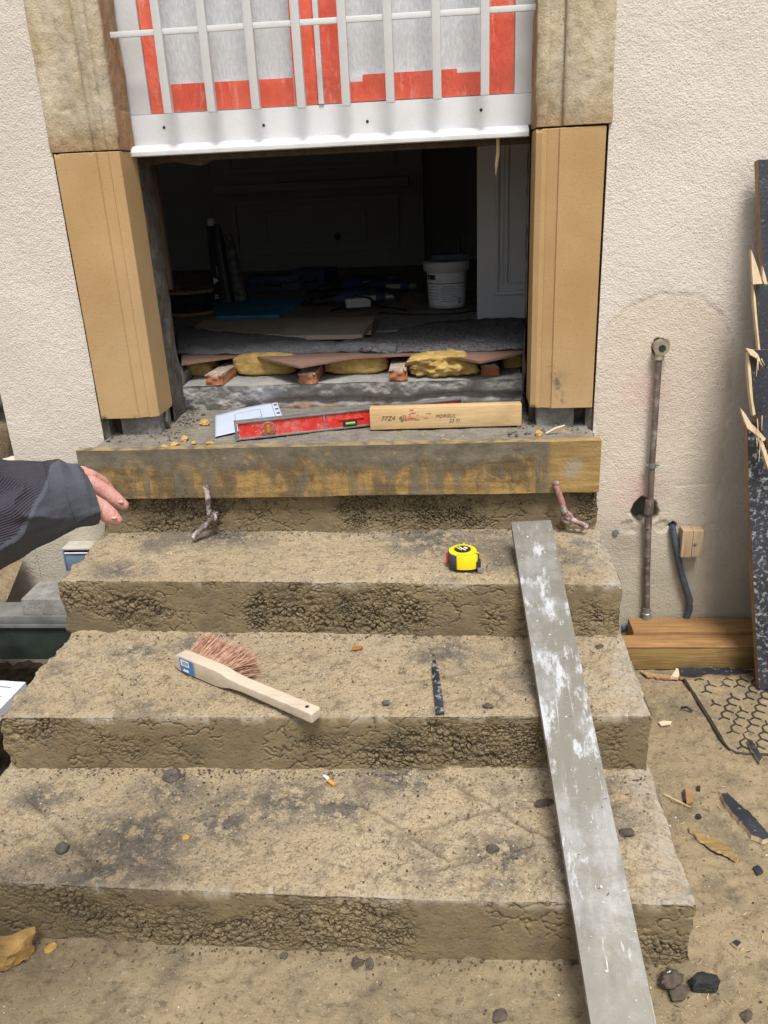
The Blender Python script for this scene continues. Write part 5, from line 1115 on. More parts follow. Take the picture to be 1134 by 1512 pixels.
stone('loose_stone', 1003, 1466, 0.0, (0.018, 0.014, 0.009), brownrock, 'brown clod in front of the black slag lump', 'stone', 43, GS, 0.5, 0.45)
stone('loose_stone', 1101, 1500, 0.0, (0.013, 0.009, 0.007), brownrock, 'brown pebble at the lower right of the muddy ground', 'stone', 44, GS, 0.9, 0.4)
stone('loose_stone', 738, 1500, 0.0, (0.015, 0.011, 0.004), brownrock, 'flat brown clod in the mud left of the straightedge foot', 'stone', 46, GS, 0.9, 0.4)
stone('loose_stone', 885, 955, 0.249, (0.012, 0.009, 0.004), brownrock, 'flat brown flake on the third step right of the straightedge', 'stone', 47, GS, 0.9, 0.4)
stone('ochre_rock', 20, 1402, 0.0, (0.046, 0.034, 0.037), ochrerock, 'big ochre yellow rock on the ground at the left end of the bottom step', 'rock', 5, None, 0.3, 0.5, 3)
stone('slag_lump', 1036, 1450, 0.0, (0.033, 0.018, 0.015), darkrock, 'shiny black slag lump on the mud right of the steps', 'rock', 8, None, 0.25, 0.5)
def chip(name, u, v, z, lx, ly, lz, rz, mt, lab, cat, group=None):
    p = on_z(u, v, z + lz * 0.5); c, s_ = math.cos(rz), math.sin(rz); dx = np.array([c, s_, 0]); dy = np.array([-s_, c, 0])
    out = [(-1, -0.7), (-0.5, -1), (0.7, -0.8), (1, -0.2), (0.8, 0.9), (-0.3, 1), (-0.9, 0.5)]
    o = MB().prism([p + dx * lx * a_ + dy * ly * b_ - up * lz * 0.5 for a_, b_ in out], (0, 0, lz)).build(name, mt, None, 0.0004, smooth=None); return tag(o, lab, cat, group)
chip('dead_leaf', 527, 957, 0.251, 0.013, 0.006, 0.003, 0.3, leafm, 'curled brown dead leaf near the back of the third step', 'leaf')
chip('wood_chip', 887, 941, 0.251, 0.010, 0.004, 0.003, -0.1, orangewood, 'orange wood chip at the right end of the third step', 'wood chip')
chip('stone_flake', 75, 1400, 0.001, 0.011, 0.008, 0.004, 0.7, crumbm, 'thin pale ochre stone flake beside the ochre rock', 'stone')
# yellow crumbs on the landing
GC = 'yellow stone crumbs on the landing'
for i, (u, v, r_, lab) in enumerate([(243, 660, 0.011, 'heap of yellow crumbs on the landing, leftmost'), (258, 656, 0.010, 'heap of yellow crumbs second from the left'), (272, 648, 0.012, 'tallest yellow crumb heap on the landing'), (286, 653, 0.008, 'small yellow crumb right of the tallest heap'), (302, 624, 0.014, 'flat yellow crumb beside the paper plan'), (310, 655, 0.008, 'yellow crumb in front of the paper plan'), (795, 640, 0.012, 'yellow crumb heap below the right jamb')]):
    stone('yellow_crumb', u, v, 0.6095, (r_ * 1.3, r_, r_ * 0.7), crumbm, lab, 'crumb', 60 + i, GC, i * 0.7, 0.5)
a = on_z(806, 640, 0.612); b = on_z(834, 628, 0.630)
o = MB().tube([a, (a + b) / 2 + up * 0.002, b], [0.0025, 0.0035, 0.002], 6).build('pale_splinter', rawwood); tag(o, 'pale splinter on the landing at the foot of the right jamb', 'splinter')

# ================================================================== RIGHT SIDE
# copper pipe
pf = thing('copper_pipe', 'tarnished copper water pipe running down the cream wall from a brass elbow', 'pipe', P(955, 915, 1.985))
top = P(975, 512, 1.992)
MB().lathe([(0.0165, 0.012), (0.0165, -0.010), (0.0185, -0.012), (0.0185, -0.0155), (0.0085, -0.0155)], top + np.array([0, 0, 0]), (0, 1, 0), 24).build('brass_elbow', brass, pf)
MB().lathe([(0.0085, 0), (0.008, 0.0012)], top + np.array([0.001, -0.0158, -0.001]), (0, -1, 0), 18).build('elbow_mouth', printblack, pf)
pts = [P(973, 528, 1.987), P(971, 560, 1.982), P(967, 620, 1.981), P(963, 680, 1.980), P(960, 740, 1.980), P(957, 790, 1.981), P(955.5, 850, 1.981), P(955, 912, 1.982)]
MB().tube([top + np.array([0, -0.002, -0.010]), pts[0] + np.array([0, 0, -0.006])], 0.0112, 14).build('elbow_nut', brass, pf)
MB().tube(pts, 0.0078, 14).build('pipe_run', copper, pf)
MB().tube([P(959.3, 738, 1.98), P(959.0, 742, 1.98), P(957.4, 757, 1.98), P(957.2, 761, 1.98)], [0.0095, 0.0115, 0.0115, 0.0092], 14).build('sleeve_joint', copper, pf)
MB().tube([P(957.0, 762, 1.98), P(956.5, 779, 1.98)], [0.0092, 0.0088], 14).build('sleeve_joint', copper, pf)
MB().tube([P(963.2, 684, 1.98), P(962.9, 690, 1.98)], 0.0105, 14).build('clip_band', greymetal, pf); MB().obox(P(963, 687, 1.981), (0.017, 0, 0), (0, 0.004, 0), (0, 0, 0.0022)).build('clip_ear', greymetal, pf, 0.0008)
MB().tube([P(955.2, 897, 1.982), P(955.1, 904, 1.982), P(955, 905, 1.982), P(955, 917, 1.982)], [0.0105, 0.0105, 0.0125, 0.0125], 14).build('bottom_fitting', greymetal, pf)
MB().tube([P(944, 762, 2.025), P(949, 778, 2.035)], 0.006, 8).build('pipe_stub', greymetal, pf)
# conduit
o = MB().tube([P(992, 776, 2.012), P(993, 780, 1.992), P(997, 800, 1.985), P(1003, 835, 1.985), P(1012, 866, 1.984), P(1018, 885, 1.984), P(1018, 900, 1.985), P(1012, 916, 1.987), P(1008, 930, 1.99)], [0.0085] * 9, 12).build('conduit', conduit_m, smooth=60); tag(o, 'scuffed blue-black conduit curving out of the wall right of the copper pipe', 'conduit')
o = MB().tube([on_z(916, 926, 0.035), on_z(935, 922, 0.035), on_z(950, 917, 0.03)], 0.013, 12).build('blue_pipe', bluetube); tag(o, 'short blue-grey pipe end on the ground under the copper pipe', 'pipe')
# wood block with screw
a = P(1009, 783, 1.962); b = P(1040, 783, 1.962)
wb = thing('wood_block', 'small pale wood block screwed to the cream wall', 'wood block', P(1025, 822, 1.98))
zt_, zb_ = P(1025, 784, 1.962)[2], P(1025, 823, 1.962)[2]
c = np.array([(a[0] + b[0]) / 2, 1.979, (zt_ + zb_) / 2]); hx = (b[0] - a[0]) / 2
MB().box((c[0] - hx, 1.962, zb_), (c[0] - hx * 0.02, 1.997, zt_)).build('block_half', M_wood('block_wood', (0.36, 0.25, 0.15), (0.50, 0.37, 0.24), (14, 14, 1)), wb, 0.0012); MB().box((c[0] + hx * 0.03, 1.963, zb_ + 0.001), (c[0] + hx, 1.997, zt_ - 0.001)).build('block_half', bpy.data.materials['block_wood'], wb, 0.0012)
MB().lathe([(0.0042, 0), (0.0042, 0.0015), (0.002, 0.0022)], P(1026, 804, 1.963), (0, -1, 0), 14).build('screw_head', greymetal, wb)
o = MB().lathe([(0.008, 0.0), (0.008, 0.004), (0.0045, 0.0045), (0.003, 0.0015)], P(909, 786, 1.997) + np.array([0, 0.002, 0]), (0, -1, 0), 18).build('wall_plug', greymetal); tag(o, 'small round metal anchor sunk in the wall left of the pipe', 'anchor')
# timbers
GT = 'timber offcuts stacked against the wall'
a = on_z(918, 985, 0.0); b = on_z(1117, 990, 0.0)
o = MB().box((0.405, 1.850, -0.002), (0.775, 1.908, 0.061)).build('timber_beam', yellowwood, None, 0.003); tag(o, 'front weathered yellow-brown timber on the ground right of the steps', 'timber', GT)
o = MB().box((0.462, 1.913, 0.0), (0.86, 1.988, 0.073)).build('timber_beam', orangewood, None, 0.003); tag(o, 'rear orange-brown timber lying against the wall', 'timber', GT)
o = MB().box((0.405, 1.8495, 0.0615), (0.775, 1.9075, 0.0665)).build('timber_plank', orangewood, None, 0.0012); tag(o, 'thin orange plank lying on the front timber', 'plank', GT)

# broken black door panels leaning on the wall
pn0 = np.array([0.737, 1.75, 0.0]); pdir = np.array([0, 0.215, 1.208]); pdir /= np.linalg.norm(pdir); pn = np.cross(np.array([1.0, 0, 0]), pdir); pn = -pn if pn[1] > 0 else pn
bp = thing('broken_door', 'splintered black-coated door leaning on the wall at right edge', 'door', (0.95, 1.76, 0.0))
brownslot = brownply
def panel(name, px, right, off, th, mt, lab):
    p0 = pn0 + pn * off
    L_ = [on_plane(u, v, p0, pn) for u, v in px]
    top_, bot = L_[0], L_[-1]
    tr_ = top_.copy(); tr_[0] = right; br_ = bot.copy(); br_[0] = right
    poly = L_ + [br_, tr_]
    mb = MB().prism(poly, -pn * th); o = mb.build(name, mt, bp, smooth=None, label=lab)
    o.data.materials.append(brownslot)
    for f in o.data.polygons:
        if abs(Vector(f.normal).dot(Vector(pn))) < 0.7: f.material_index = 1
    return o
panel('upper_leaf', [(1119, 236), (1121, 290), (1123, 330), (1124.5, 372), (1127, 392), (1128, 410), (1131, 424), (1134, 428)], 1.30, 0.012, 0.022, black, None)
panel('middle_leaf', [(1116, 420), (1118, 440), (1119, 470), (1121.5, 500), (1124, 521), (1128, 523), (1133, 545)], 1.28, 0.022, 0.026, black, None)
panel('lower_middle_leaf', [(1107, 517), (1110, 545), (1112, 570), (1114, 600), (1119, 618), (1127, 640), (1136, 662)], 1.26, 0.032, 0.028, black, None)
panel('bottom_leaf', [(1103, 625), (1104, 660), (1106, 737), (1110, 800), (1113, 870), (1117, 945), (1121, 1018)], 1.28, 0.010, 0.024, black2, 'rough black bottom leaf')
def splint(px, off, w_):
    p0 = pn0 + pn * off; mb = MB(); L_ = [on_plane(u, v, p0, pn) for u, v in px]
    mb.prism(L_, -pn * w_).build('splinter', rawwood, bp, 0.0008, smooth=None)
splint([(1109, 368), (1113, 378), (1119, 395), (1126, 419), (1112, 420), (1110, 395)], 0.036, 0.010)
splint([(1101, 514), (1112, 516), (1120, 524), (1127, 543), (1118, 530), (1108, 524)], 0.046, 0.008)
splint([(1093, 602), (1102, 613), (1110, 626), (1119, 634), (1131, 648), (1128, 652), (1114, 640), (1104, 633), (1099, 622)], 0.048, 0.010)
splint([(1114, 640), (1122, 655), (1130, 680), (1137, 700), (1140, 690), (1131, 664), (1122, 640)], 0.044, 0.010)
splint([(1112, 420), (1116, 440), (1119, 480), (1122, 510), (1124, 526), (1121, 526), (1117, 490), (1113, 450)], 0.024, 0.014)
splint([(1105, 520), (1109, 545), (1112, 590), (1116, 612), (1112, 614), (1107, 580), (1104, 540)], 0.034, 0.016)
splint([(1126, 392), (1130, 405), (1134, 420), (1136, 430), (1130, 424), (1126, 412)], 0.016, 0.012)
for i in range(8):
    rs = np.random.RandomState(100 + i); u = 1117 + rs.uniform(0, 14); v = rs.choice([420, 522, 612, 645]) + rs.uniform(-4, 8); p0 = pn0 + pn * 0.05
    a = on_plane(u, v, p0, pn); b = on_plane(u + rs.uniform(-3, 5), v + rs.uniform(10, 34), p0 + pn * 0.01, pn)
    MB().tube([a, b], [0.0012, 0.0004], 4).build('fibre', rawwood, bp)

# manhole cover
mh = thing('manhole_cover', 'mud-caked cast iron manhole cover with forked ribs at right', 'manhole cover', (0.80, 1.67, 0.0))
ux = np.array([math.cos(0.075), math.sin(0.075) * 0.0, 0]); uy = np.array([-0.085, 1.0, 0]); uy /= np.linalg.norm(uy); ux = np.array([1.0, 0.0, 0])
o0 = np.array([0.592, 1.507, 0.0])
def mhp(a_, b_, z=0.0): return o0 + ux * a_ + uy * b_ + up * z
mudplate = ground_m
nu, nv = 150, 110; A, B = np.meshgrid(np.linspace(0.004, 0.55, nu), np.linspace(0.004, 0.335, nv), indexing='ij')
Zm = 0.0058 + (fbm(A * 40, B * 40, 3, 3) - .5) * 0.003 + sstep(.52, .66, fbm(A * 14, B * 14, 3, 8)) * 0.0022
V = (o0 + A[..., None] * ux + B[..., None] * uy); V[..., 2] = Zm
from_np('mud_plate', V.reshape(-1, 3), grid_faces(nu, nv), mudplate, mh, 180, None, {'soil': np.zeros(nu * nv)})
rim = [mhp(0.03, -0.001, 0.004)] + [mhp(0.55, -0.001, 0.004)]
rp = [mhp(0.56, 0.0, 0.004), mhp(0.035, 0.0, 0.004), mhp(0.014, 0.004, 0.004), mhp(0.004, 0.016, 0.004), mhp(0.0, 0.04, 0.004), mhp(0.0, 0.34, 0.004)]
MB().tube([q + up * 0.0012 for q in rp], 0.0028, 8).build('rim', iron, mh)
yb_ = None; sp_ = 0.035; rs = np.random.RandomState(2); cnt = 0
for r_ in range(12):
    for c_ in range(15):
        ca = 0.034 + c_ * sp_ + (sp_ / 2 if r_ % 2 else 0); cb_ = 0.024 + r_ * 0.0265
        if ca > 0.53 or rs.rand() < 0.16: continue
        if 0.13 < ca < 0.20 and 0.11 < cb_ < 0.16: continue
        if yb_ is None:
            mb = MB()
            for t in (90, 215, 325):
                dd = np.array([math.cos(math.radians(t)), math.sin(math.radians(t)), 0]); mb.obox(dd * 0.0095, dd * 0.0112, np.array([-dd[1], dd[0], 0]) * 0.0021, (0, 0, 0.0012))
            base = mhp(ca, cb_, 0.0082); o = from_np('rib', np.array(mb.V) + 0, mb.F, iron, None, None, (0, 0, 0)); o.parent = mh; yb_ = o
        else: o = yb_.copy(); col.objects.link(o); o.parent = mh
        o.location = mhp(ca, cb_, 0.0078) - np.array(mh.location); o.rotation_euler = (0, 0, rs.normal(scale=0.06)); q_ = rs.uniform(0.66, 0.86); o.scale = (q_, q_, 1)
ell = [mhp(0.205 + 0.026 * math.cos(t), 0.125 + 0.020 * math.sin(t), 0.0085) for t in np.linspace(0, 2 * math.pi, 25)]
MB().tube(ell, 0.0014, 6, cap=False).build('cast_ring', iron, mh)

# splinters and chips on the ground
GSp = 'broken wood on the ground at right'
def slab_px(name, px, z, th, mt, side, lab, cat, group=None, tilt=0.0):
    if 'splinter' in name:
        q_ = np.random.RandomState(int(px[0][0] * 7 + px[0][1])); P2 = []
        for i in range(len(px)):
            (u0, v0), (u1, v1) = px[i], px[(i + 1) % len(px)]; L2 = math.hypot(u1 - u0, v1 - v0); n2 = max(1, int(L2 / 5))
            for k_ in range(n2):
                t = k_ / n2; j_ = q_.normal(scale=0.9) if k_ else q_.normal(scale=0.4); P2.append((u0 + (u1 - u0) * t - (v1 - v0) / (L2 + 1e-6) * j_, v0 + (v1 - v0) * t + (u1 - u0) / (L2 + 1e-6) * j_))
        px = P2
    Q = [on_z(u, v, z + th) for u, v in px]; o = MB().prism(Q, (0, 0, -th)).build(name, mt, None, smooth=None)
    if side is not None:
        o.data.materials.append(side)
        for f in o.data.polygons:
            if abs(f.normal.z) < 0.7: f.material_index = 1
    return tag(o, lab, cat, group)
slab_px('black_splinter', [(1065, 1172), (1074, 1170), (1090, 1186), (1108, 1200), (1128, 1222), (1138, 1236), (1126, 1240), (1110, 1232), (1092, 1212), (1076, 1192)], 0.001, 0.012, black, rawwood, 'long black-coated wood splinter with pale edge on the mud at right', 'splinter', GSp)
slab_px('wood_splinter', [(1016, 1221), (1024, 1224), (1040, 1234), (1056, 1238), (1072, 1248), (1090, 1266), (1088, 1271), (1070, 1260), (1050, 1250), (1034, 1240)], 0.001, 0.006, yellowwood, rawwood, 'bare brown wood splinter on the mud nearest the bottom step', 'splinter', GSp)
slab_px('black_splinter', [(1103, 1092), (1110, 1094), (1118, 1104), (1126, 1118), (1122, 1124), (1112, 1110)], 0.010, 0.006, black, rawwood, 'thin black splinter lying on the manhole cover rim', 'splinter', GSp)
slab_px('black_splinter', [(1002, 986), (1060, 985), (1115, 990), (1112, 993), (1085, 997), (1050, 996), (1020, 1000), (1004, 999)], 0.004, 0.009, black, brownply, 'flat black splinter tucked under the front timber', 'splinter', GSp)
slab_px('wood_splinter', [(990, 999), (995, 992), (999, 986), (1003, 989), (1006, 986), (1008, 996), (1000, 1000)], 0.003, 0.008, rawwood, None, 'pale split wood end beside the black splinter under the timber', 'splinter', GSp)
slab_px('wood_splinter', [(944, 990), (960, 994), (992, 998), (990, 1002), (955, 998)], 0.001, 0.005, brownply, None, 'thin brown stick under the left end of the front timber', 'splinter', GSp)
slab_px('wood_chip', [(1011, 1163), (1022, 1167), (1024, 1184), (1014, 1186)], 0.002, 0.005, orangewood, None, 'orange wood chip on the mud below the third step end', 'wood chip', GSp)
slab_px('black_chip', [(1112, 1280), (1120, 1276), (1127, 1286), (1118, 1290)], 0.001, 0.006, black, None, 'square black chip right of the bare wood splinter', 'chip', 'small black chips on the mud')
slab_px('black_chip', [(1080, 1391), (1087, 1387), (1095, 1391), (1089, 1398)], 0.001, 0.006, black, rawwood, 'black chip above the slag lump', 'chip', 'small black chips on the mud')
slab_px('black_chip', [(1008, 1166), (1012, 1165), (1013, 1180), (1010, 1181)], 0.001, 0.006, black, None, 'black chip touching the orange wood chip', 'chip', 'small black chips on the mud')
slab_px('black_chip', [(1027, 1202), (1033, 1201), (1036, 1206), (1029, 1206)], 0.001, 0.005, black, None, 'black chip just below the orange wood chip', 'chip', 'small black chips on the mud')
slab_px('black_chip', [(1029, 1160), (1034, 1160), (1034, 1166), (1029, 1165)], 0.001, 0.005, black, None, 'tiny black chip right of the orange wood chip', 'chip', 'small black chips on the mud')
slab_px('wood_chip', [(972, 1066), (980, 1064), (992, 1065), (990, 1069), (976, 1071)], 0.001, 0.003, rawwood, None, 'pale wood sliver on the mud beside the second riser end', 'wood chip', GSp)
o = MB().tube([on_z(980, 1172, 0.004), on_z(1000, 1182, 0.008), on_z(1020, 1192, 0.004)], [0.0012, 0.0014, 0.0006], 5).build('straw', rawwood); tag(o, 'thin straw-like splinter beside the bottom step end', 'splinter', GSp)
o = MB().tube([on_z(1006, 1045, 0.006), on_z(1014, 1044, 0.014), on_z(1022, 1050, 0.006)], 0.003, 6).build('black_hook', blackpl); tag(o, 'small curled black strip at the left edge of the manhole cover', 'strip')
stone('white_scrap', 990, 1437, 0.012, (0.006, 0.004, 0.004), whitepr, 'tiny white plastic scrap by the brown clod', 'scrap', 2)

# ================================================================== LEFT SIDE
bm_ = thing('steel_beam', 'dark green steel beam with galvanised top strip left of the steps', 'beam', (-1.6, 1.78, 0.02))
MB().box((-2.6, 1.752, 0.085), (-0.94, 1.80, 0.184)).build('green_web', greenp, bm_, 0.002)
MB().box((-2.6, 1.742, 0.1845), (-0.935, 1.86, 0.1965)).box((-2.6, 1.742, 0.1970), (-0.935, 1.746, 0.2195)).build('galvanised_angle', galv, bm_, 0.0012)
MB().box((-2.6, 1.80, -0.06), (-2.5, 1.86, 0.184)).build('support', greenp, bm_); MB().box((-1.02, 1.81, -0.08), (-0.95, 1.86, 0.184)).build('support', greenp, bm_)
o = MB().prism([(-1.104, 1.752, 0.197), (-0.93, 1.752, 0.197), (-0.93, 1.752, 0.262), (-1.100, 1.752, 0.262)], (0, 0.105, 0)).build('concrete_block', blockm, None, 0.004); tag(o, 'grey concrete block resting on the green beam beside the steps', 'block')
ch = thing('steel_channel', 'short blue-grey box channel end poking out behind the second step', 'channel', (-1.03, 1.96, 0.25))
x0, x1, zb0, zt0, y0, y1 = -1.070, -0.985, 0.245, 0.309, 1.945, 1.998
MB().box((x0, y0, zt0), (x1, y1, zt0 + 0.005)).build('top_plate', tubetop, ch, 0.001); MB().box((x0, y0, zb0), (x0 + 0.004, y1, zt0 - 0.0005)).box((x1 - 0.004, y0, zb0), (x1, y1, zt0 - 0.0005)).box((x0 + 0.0045, y0 + 0.003, zb0), (x1 - 0.0045, y0 + 0.006, zt0 - 0.012)).build('channel_sides', tubeblue, ch, 0.0006)
MB().box((x0 + 0.006, y0 - 0.001, zt0 - 0.010), (x1 - 0.006, y0 + 0.002, zt0 - 0.0075)).build('bright_edge', whitepr, ch)
ch.location = (ch.location[0], ch.location[1] - 0.0, ch.location[2])
# leaning gravel-faced slab
a = on_y(-40, 930, 1.90); b = on_y(5, 900, 1.90); c = on_y(34, 828, 1.93); e = on_y(-20, 790, 1.93)
o = MB().prism([a, b, c, e], (-0.02, 0.035, 0.02)).build('leaning_slab', M_roughcement('pebbledash', (0.20, 0.15, 0.09), (0.38, 0.29, 0.18)), None, 0.002); tag(o, 'pebble-faced slab leaning under the sleeve at the left edge', 'slab')
# printed sack at left
Q = [np.array(q) for q in ((-1.30, 1.56, 0.165), (-1.005, 1.545, 0.155), (-1.05, 1.43, 0.12), (-1.34, 1.38, 0.06))]
sk = thing('printed_sack', 'white printed paper sack beside the left end of the steps', 'sack', (-1.15, 1.45, 0.0))
nu = nv = 16; A, B = np.meshgrid(np.linspace(0, 1, nu), np.linspace(0, 1, nv), indexing='ij')
V = (Q[0][None, None] * (1 - A)[..., None] + Q[1][None, None] * A[..., None]) * (1 - B)[..., None] + (Q[3][None, None] * (1 - A)[..., None] + Q[2][None, None] * A[..., None]) * B[..., None]
V[..., 2] += 0.02 * np.sin(np.pi * A) * np.sin(np.pi * B); V = V.reshape(-1, 3); n_ = len(V); Vb = V.copy(); Vb[:, 2] -= 0.025
F = grid_faces(nu, nv, True).tolist(); bd = [i * nv for i in range(nu)] + [(nu - 1) * nv + j for j in range(1, nv)] + [i * nv + nv - 1 for i in range(nu - 2, -1, -1)] + [j for j in range(nv - 2, 0, -1)]
F += [[bd[i], bd[(i + 1) % len(bd)], n_ + bd[(i + 1) % len(bd)], n_ + bd[i]] for i in range(len(bd))]
from_np('sack_body', np.vstack([V, Vb]), F, paper2, sk, 50)
for i in range(9):
    t = 0.16 + i * 0.075
    def sp3(s, tt): return (Q[0] * (1 - s) + Q[1] * s) * (1 - tt) + (Q[3] * (1 - s) + Q[2] * s) * tt + up * (0.02 * math.sin(math.pi * s) * math.sin(math.pi * tt) + 0.0012)
    MB().tube([sp3(s, t) for s in np.linspace(0.55, 0.93 - 0.1 * (i % 3), 8)], 0.0014, 4).build('printed_line', inkgrey, sk)
# rubble masonry exposed beyond the wall's left edge
rb = thing('rubble_wall', 'exposed rubble stone wall beyond the left edge of the roughcast', 'wall', (-2.1, 2.12, -0.1))
MB().box((-3.0, 2.095, -0.2), (-1.181, 2.124, 4.5)).build('mortar', cement_d, rb)
rs = np.random.RandomState(8); protos = []
zc_ = 0.50; row = 0
while zc_ < 1.75:
    h_ = rs.uniform(0.10, 0.17); xc = -1.19
    while xc > -2.4:
        w_ = rs.uniform(0.14, 0.30)
        if len(protos) < 5:
            mb = MB().rock((0, 0, 0), (0.5, 0.5, 0.5), 200 + len(protos), 3, 0.45); V = np.array(mb.V); V = np.sign(V) * np.abs(V * 2) ** 0.55 * 0.5
            o = from_np('rubble_stone', V, mb.F, rubble_m[len(protos) % 2], None, 180, (0, 0, 0)); protos.append(o)
        else: o = protos[rs.randint(5)].copy(); col.objects.link(o)
        o.parent = rb; o.location = np.array([xc - w_ / 2, 2.095, zc_ + h_ / 2]) - np.array(rb.location); o.scale = (w_ * 0.97, 0.09, h_ * 0.95); xc -= w_
    zc_ += h_

# ================================================================== PERSON (stands left of the camera, arm reaching in)
person = thing('person', 'person reaching in from the left in a navy ribbed work jacket, fingers pointing', 'person', (-1.05, 0.15, 0.0))
wr = at_d(108, 728, 0.80); elb = at_d(-250, 802, 0.70); sho = np.array([-0.76, 0.36, 1.12])
SH2 = np.array([-1.12, 0.22, 1.12]); neck = np.array([-0.945, 0.32, 1.17]); pel = np.array([-1.06, 0.10, 0.70])
def caps(mb, pts, rad, n=14):
    P = []; Rr = []
    pts = [np.array(q, float) for q in pts]
    # rounded ends
    d0 = pts[0] - pts[1]; d0 /= np.linalg.norm(d0); d1 = pts[-1] - pts[-2]; d1 /= np.linalg.norm(d1)
    for a_ in (0.97, 0.75, 0.4): P.append(pts[0] + d0 * rad[0] * a_); Rr.append(rad[0] * math.sqrt(1 - a_ * a_))
    P += pts; Rr += list(rad)
    for a_ in (0.4, 0.75, 0.97): P.append(pts[-1] + d1 * rad[-1] * a_); Rr.append(rad[-1] * math.sqrt(1 - a_ * a_))
    mb.tube(P, Rr, n)
A_ = at_d
body = MB()
# fingers: knuckle, mid joint, end joint, tip
caps(body, [A_(104, 722, 0.825), A_(136, 715, 0.838), A_(158, 728, 0.848), A_(172, 739, 0.853), A_(182, 746, 0.856)], [0.0100, 0.0095, 0.0088, 0.0080, 0.0062])
caps(body, [A_(100, 735, 0.800), A_(128, 738, 0.806), A_(150, 752, 0.815), A_(164, 763, 0.820), A_(172, 768, 0.822)], [0.0115, 0.0098, 0.0098, 0.0088, 0.0062])
caps(body, [A_(102, 714, 0.838), A_(132, 704, 0.858), A_(150, 714, 0.875), A_(160, 726, 0.884), A_(166, 736, 0.888)], [0.0098, 0.0092, 0.0086, 0.0078, 0.0060])
caps(body, [A_(100, 708, 0.848), A_(122, 699, 0.872), A_(138, 708, 0.892), A_(148, 722, 0.900), A_(152, 732, 0.903)], [0.0092, 0.0086, 0.0080, 0.0072, 0.0056])
caps(body, [A_(98, 706, 0.852), A_(112, 698, 0.880), A_(124, 706, 0.900), A_(132, 720, 0.908)], [0.0082, 0.0076, 0.0070, 0.0052])
for k_ in range(4): caps(body, [A_(82, 728, 0.795), A_(118 - 6 * k_, 718 - 5 * k_, 0.828 + 0.012 * k_)], [0.017, 0.0115])
caps(body, [A_(70, 731, 0.79), A_(95, 728, 0.80)], [0.021, 0.019]); caps(body, [elb, A_(60, 735, 0.785)], [0.042, 0.024])
caps(body, [sho, elb], [0.052, 0.042]); caps(body, [SH2, SH2 + np.array([-0.08, 0.06, -0.27]), SH2 + np.array([-0.02, 0.20, -0.44])], [0.052, 0.042, 0.026]); caps(body, [SH2 + np.array([-0.02, 0.20, -0.44]), SH2 + np.array([0.0, 0.28, -0.50])], [0.026, 0.02])
for k_ in range(4): caps(body, [SH2 + np.array([0.0, 0.27, -0.49]), SH2 + np.array([-0.03 + 0.022 * k_, 0.33, -0.53]), SH2 + np.array([-0.03 + 0.022 * k_, 0.345, -0.58])], [0.012, 0.009, 0.007])
caps(body, [SH2 + np.array([0.0, 0.25, -0.48]), SH2 + np.array([0.05, 0.29, -0.52])], [0.012, 0.008])
caps(body, [pel, (pel + neck) / 2, neck - np.array([0.01, 0.02, 0.10])], [0.15, 0.145, 0.14]); caps(body, [sho, SH2], [0.07, 0.07]); caps(body, [neck - np.array([0, 0.01, 0.06]), neck + np.array([0.01, 0.04, 0.07])], [0.062, 0.055])
hd = neck + np.array([0.015, 0.065, 0.165]); caps(body, [hd + np.array([0, -0.01, 0.03]), hd + np.array([0.004, 0.012, -0.055])], [0.085, 0.064]); caps(body, [hd + np.array([0.002, 0.075, 0.01]), hd + np.array([0.005, 0.10, -0.018])], [0.009, 0.013])
for sx in (-1, 1): caps(body, [hd + np.array([sx * 0.086, 0.0, 0.015]), hd + np.array([sx * 0.084, 0.0, -0.02])], [0.014, 0.010], 8)
for sx, ft in ((-1, np.array([-1.20, 0.14, 0.06])), (1, np.array([-0.97, 0.02, 0.06]))):
    kn = np.array([pel[0] + sx * 0.10, pel[1] + 0.13, 0.40]); caps(body, [pel + np.array([sx * 0.085, 0, -0.04]), kn, ft], [0.095, 0.062, 0.040]); caps(body, [ft, ft + np.array([0, 0.15, -0.025])], [0.038, 0.030])
bo = body.build('body', skin, person, smooth=None)
rm = bo.modifiers.new('r', 'REMESH'); rm.mode = 'VOXEL'; rm.voxel_size = 0.0024; rm.use_smooth_shade = True
sm = bo.modifiers.new('s', 'SMOOTH'); sm.factor = 0.5; sm.iterations = 3
for q, t_ in ((A_(168.5, 764.5, 0.8135), 0), (A_(178, 741, 0.8475), 1)):
    MB().rock(q, (0.0032, 0.0022, 0.0012), 3, 2, 0.05).build('fingernail', plain('nail', (0.56, 0.33, 0.28), 0.4, var=0.05), person, smooth=180)
for sx in (-1, 1): MB().rock(hd + np.array([sx * 0.032, 0.078, 0.018]), (0.012, 0.010, 0.009), 3, 2, 0.05).build('eye', whitepr, person, smooth=180)
MB().obox(hd + np.array([0.004, 0.078, -0.055]), (0.022, 0, 0), (0, 0.004, 0), (0, 0, 0.004)).build('mouth', plain('lips', (0.40, 0.16, 0.14), 0.5), person, 0.002)
mb = MB().rock(hd + np.array([0, -0.022, 0.045]), (0.095, 0.098, 0.085), 4, 3, 0.08); mb.build('hair', hairm, person, smooth=180)
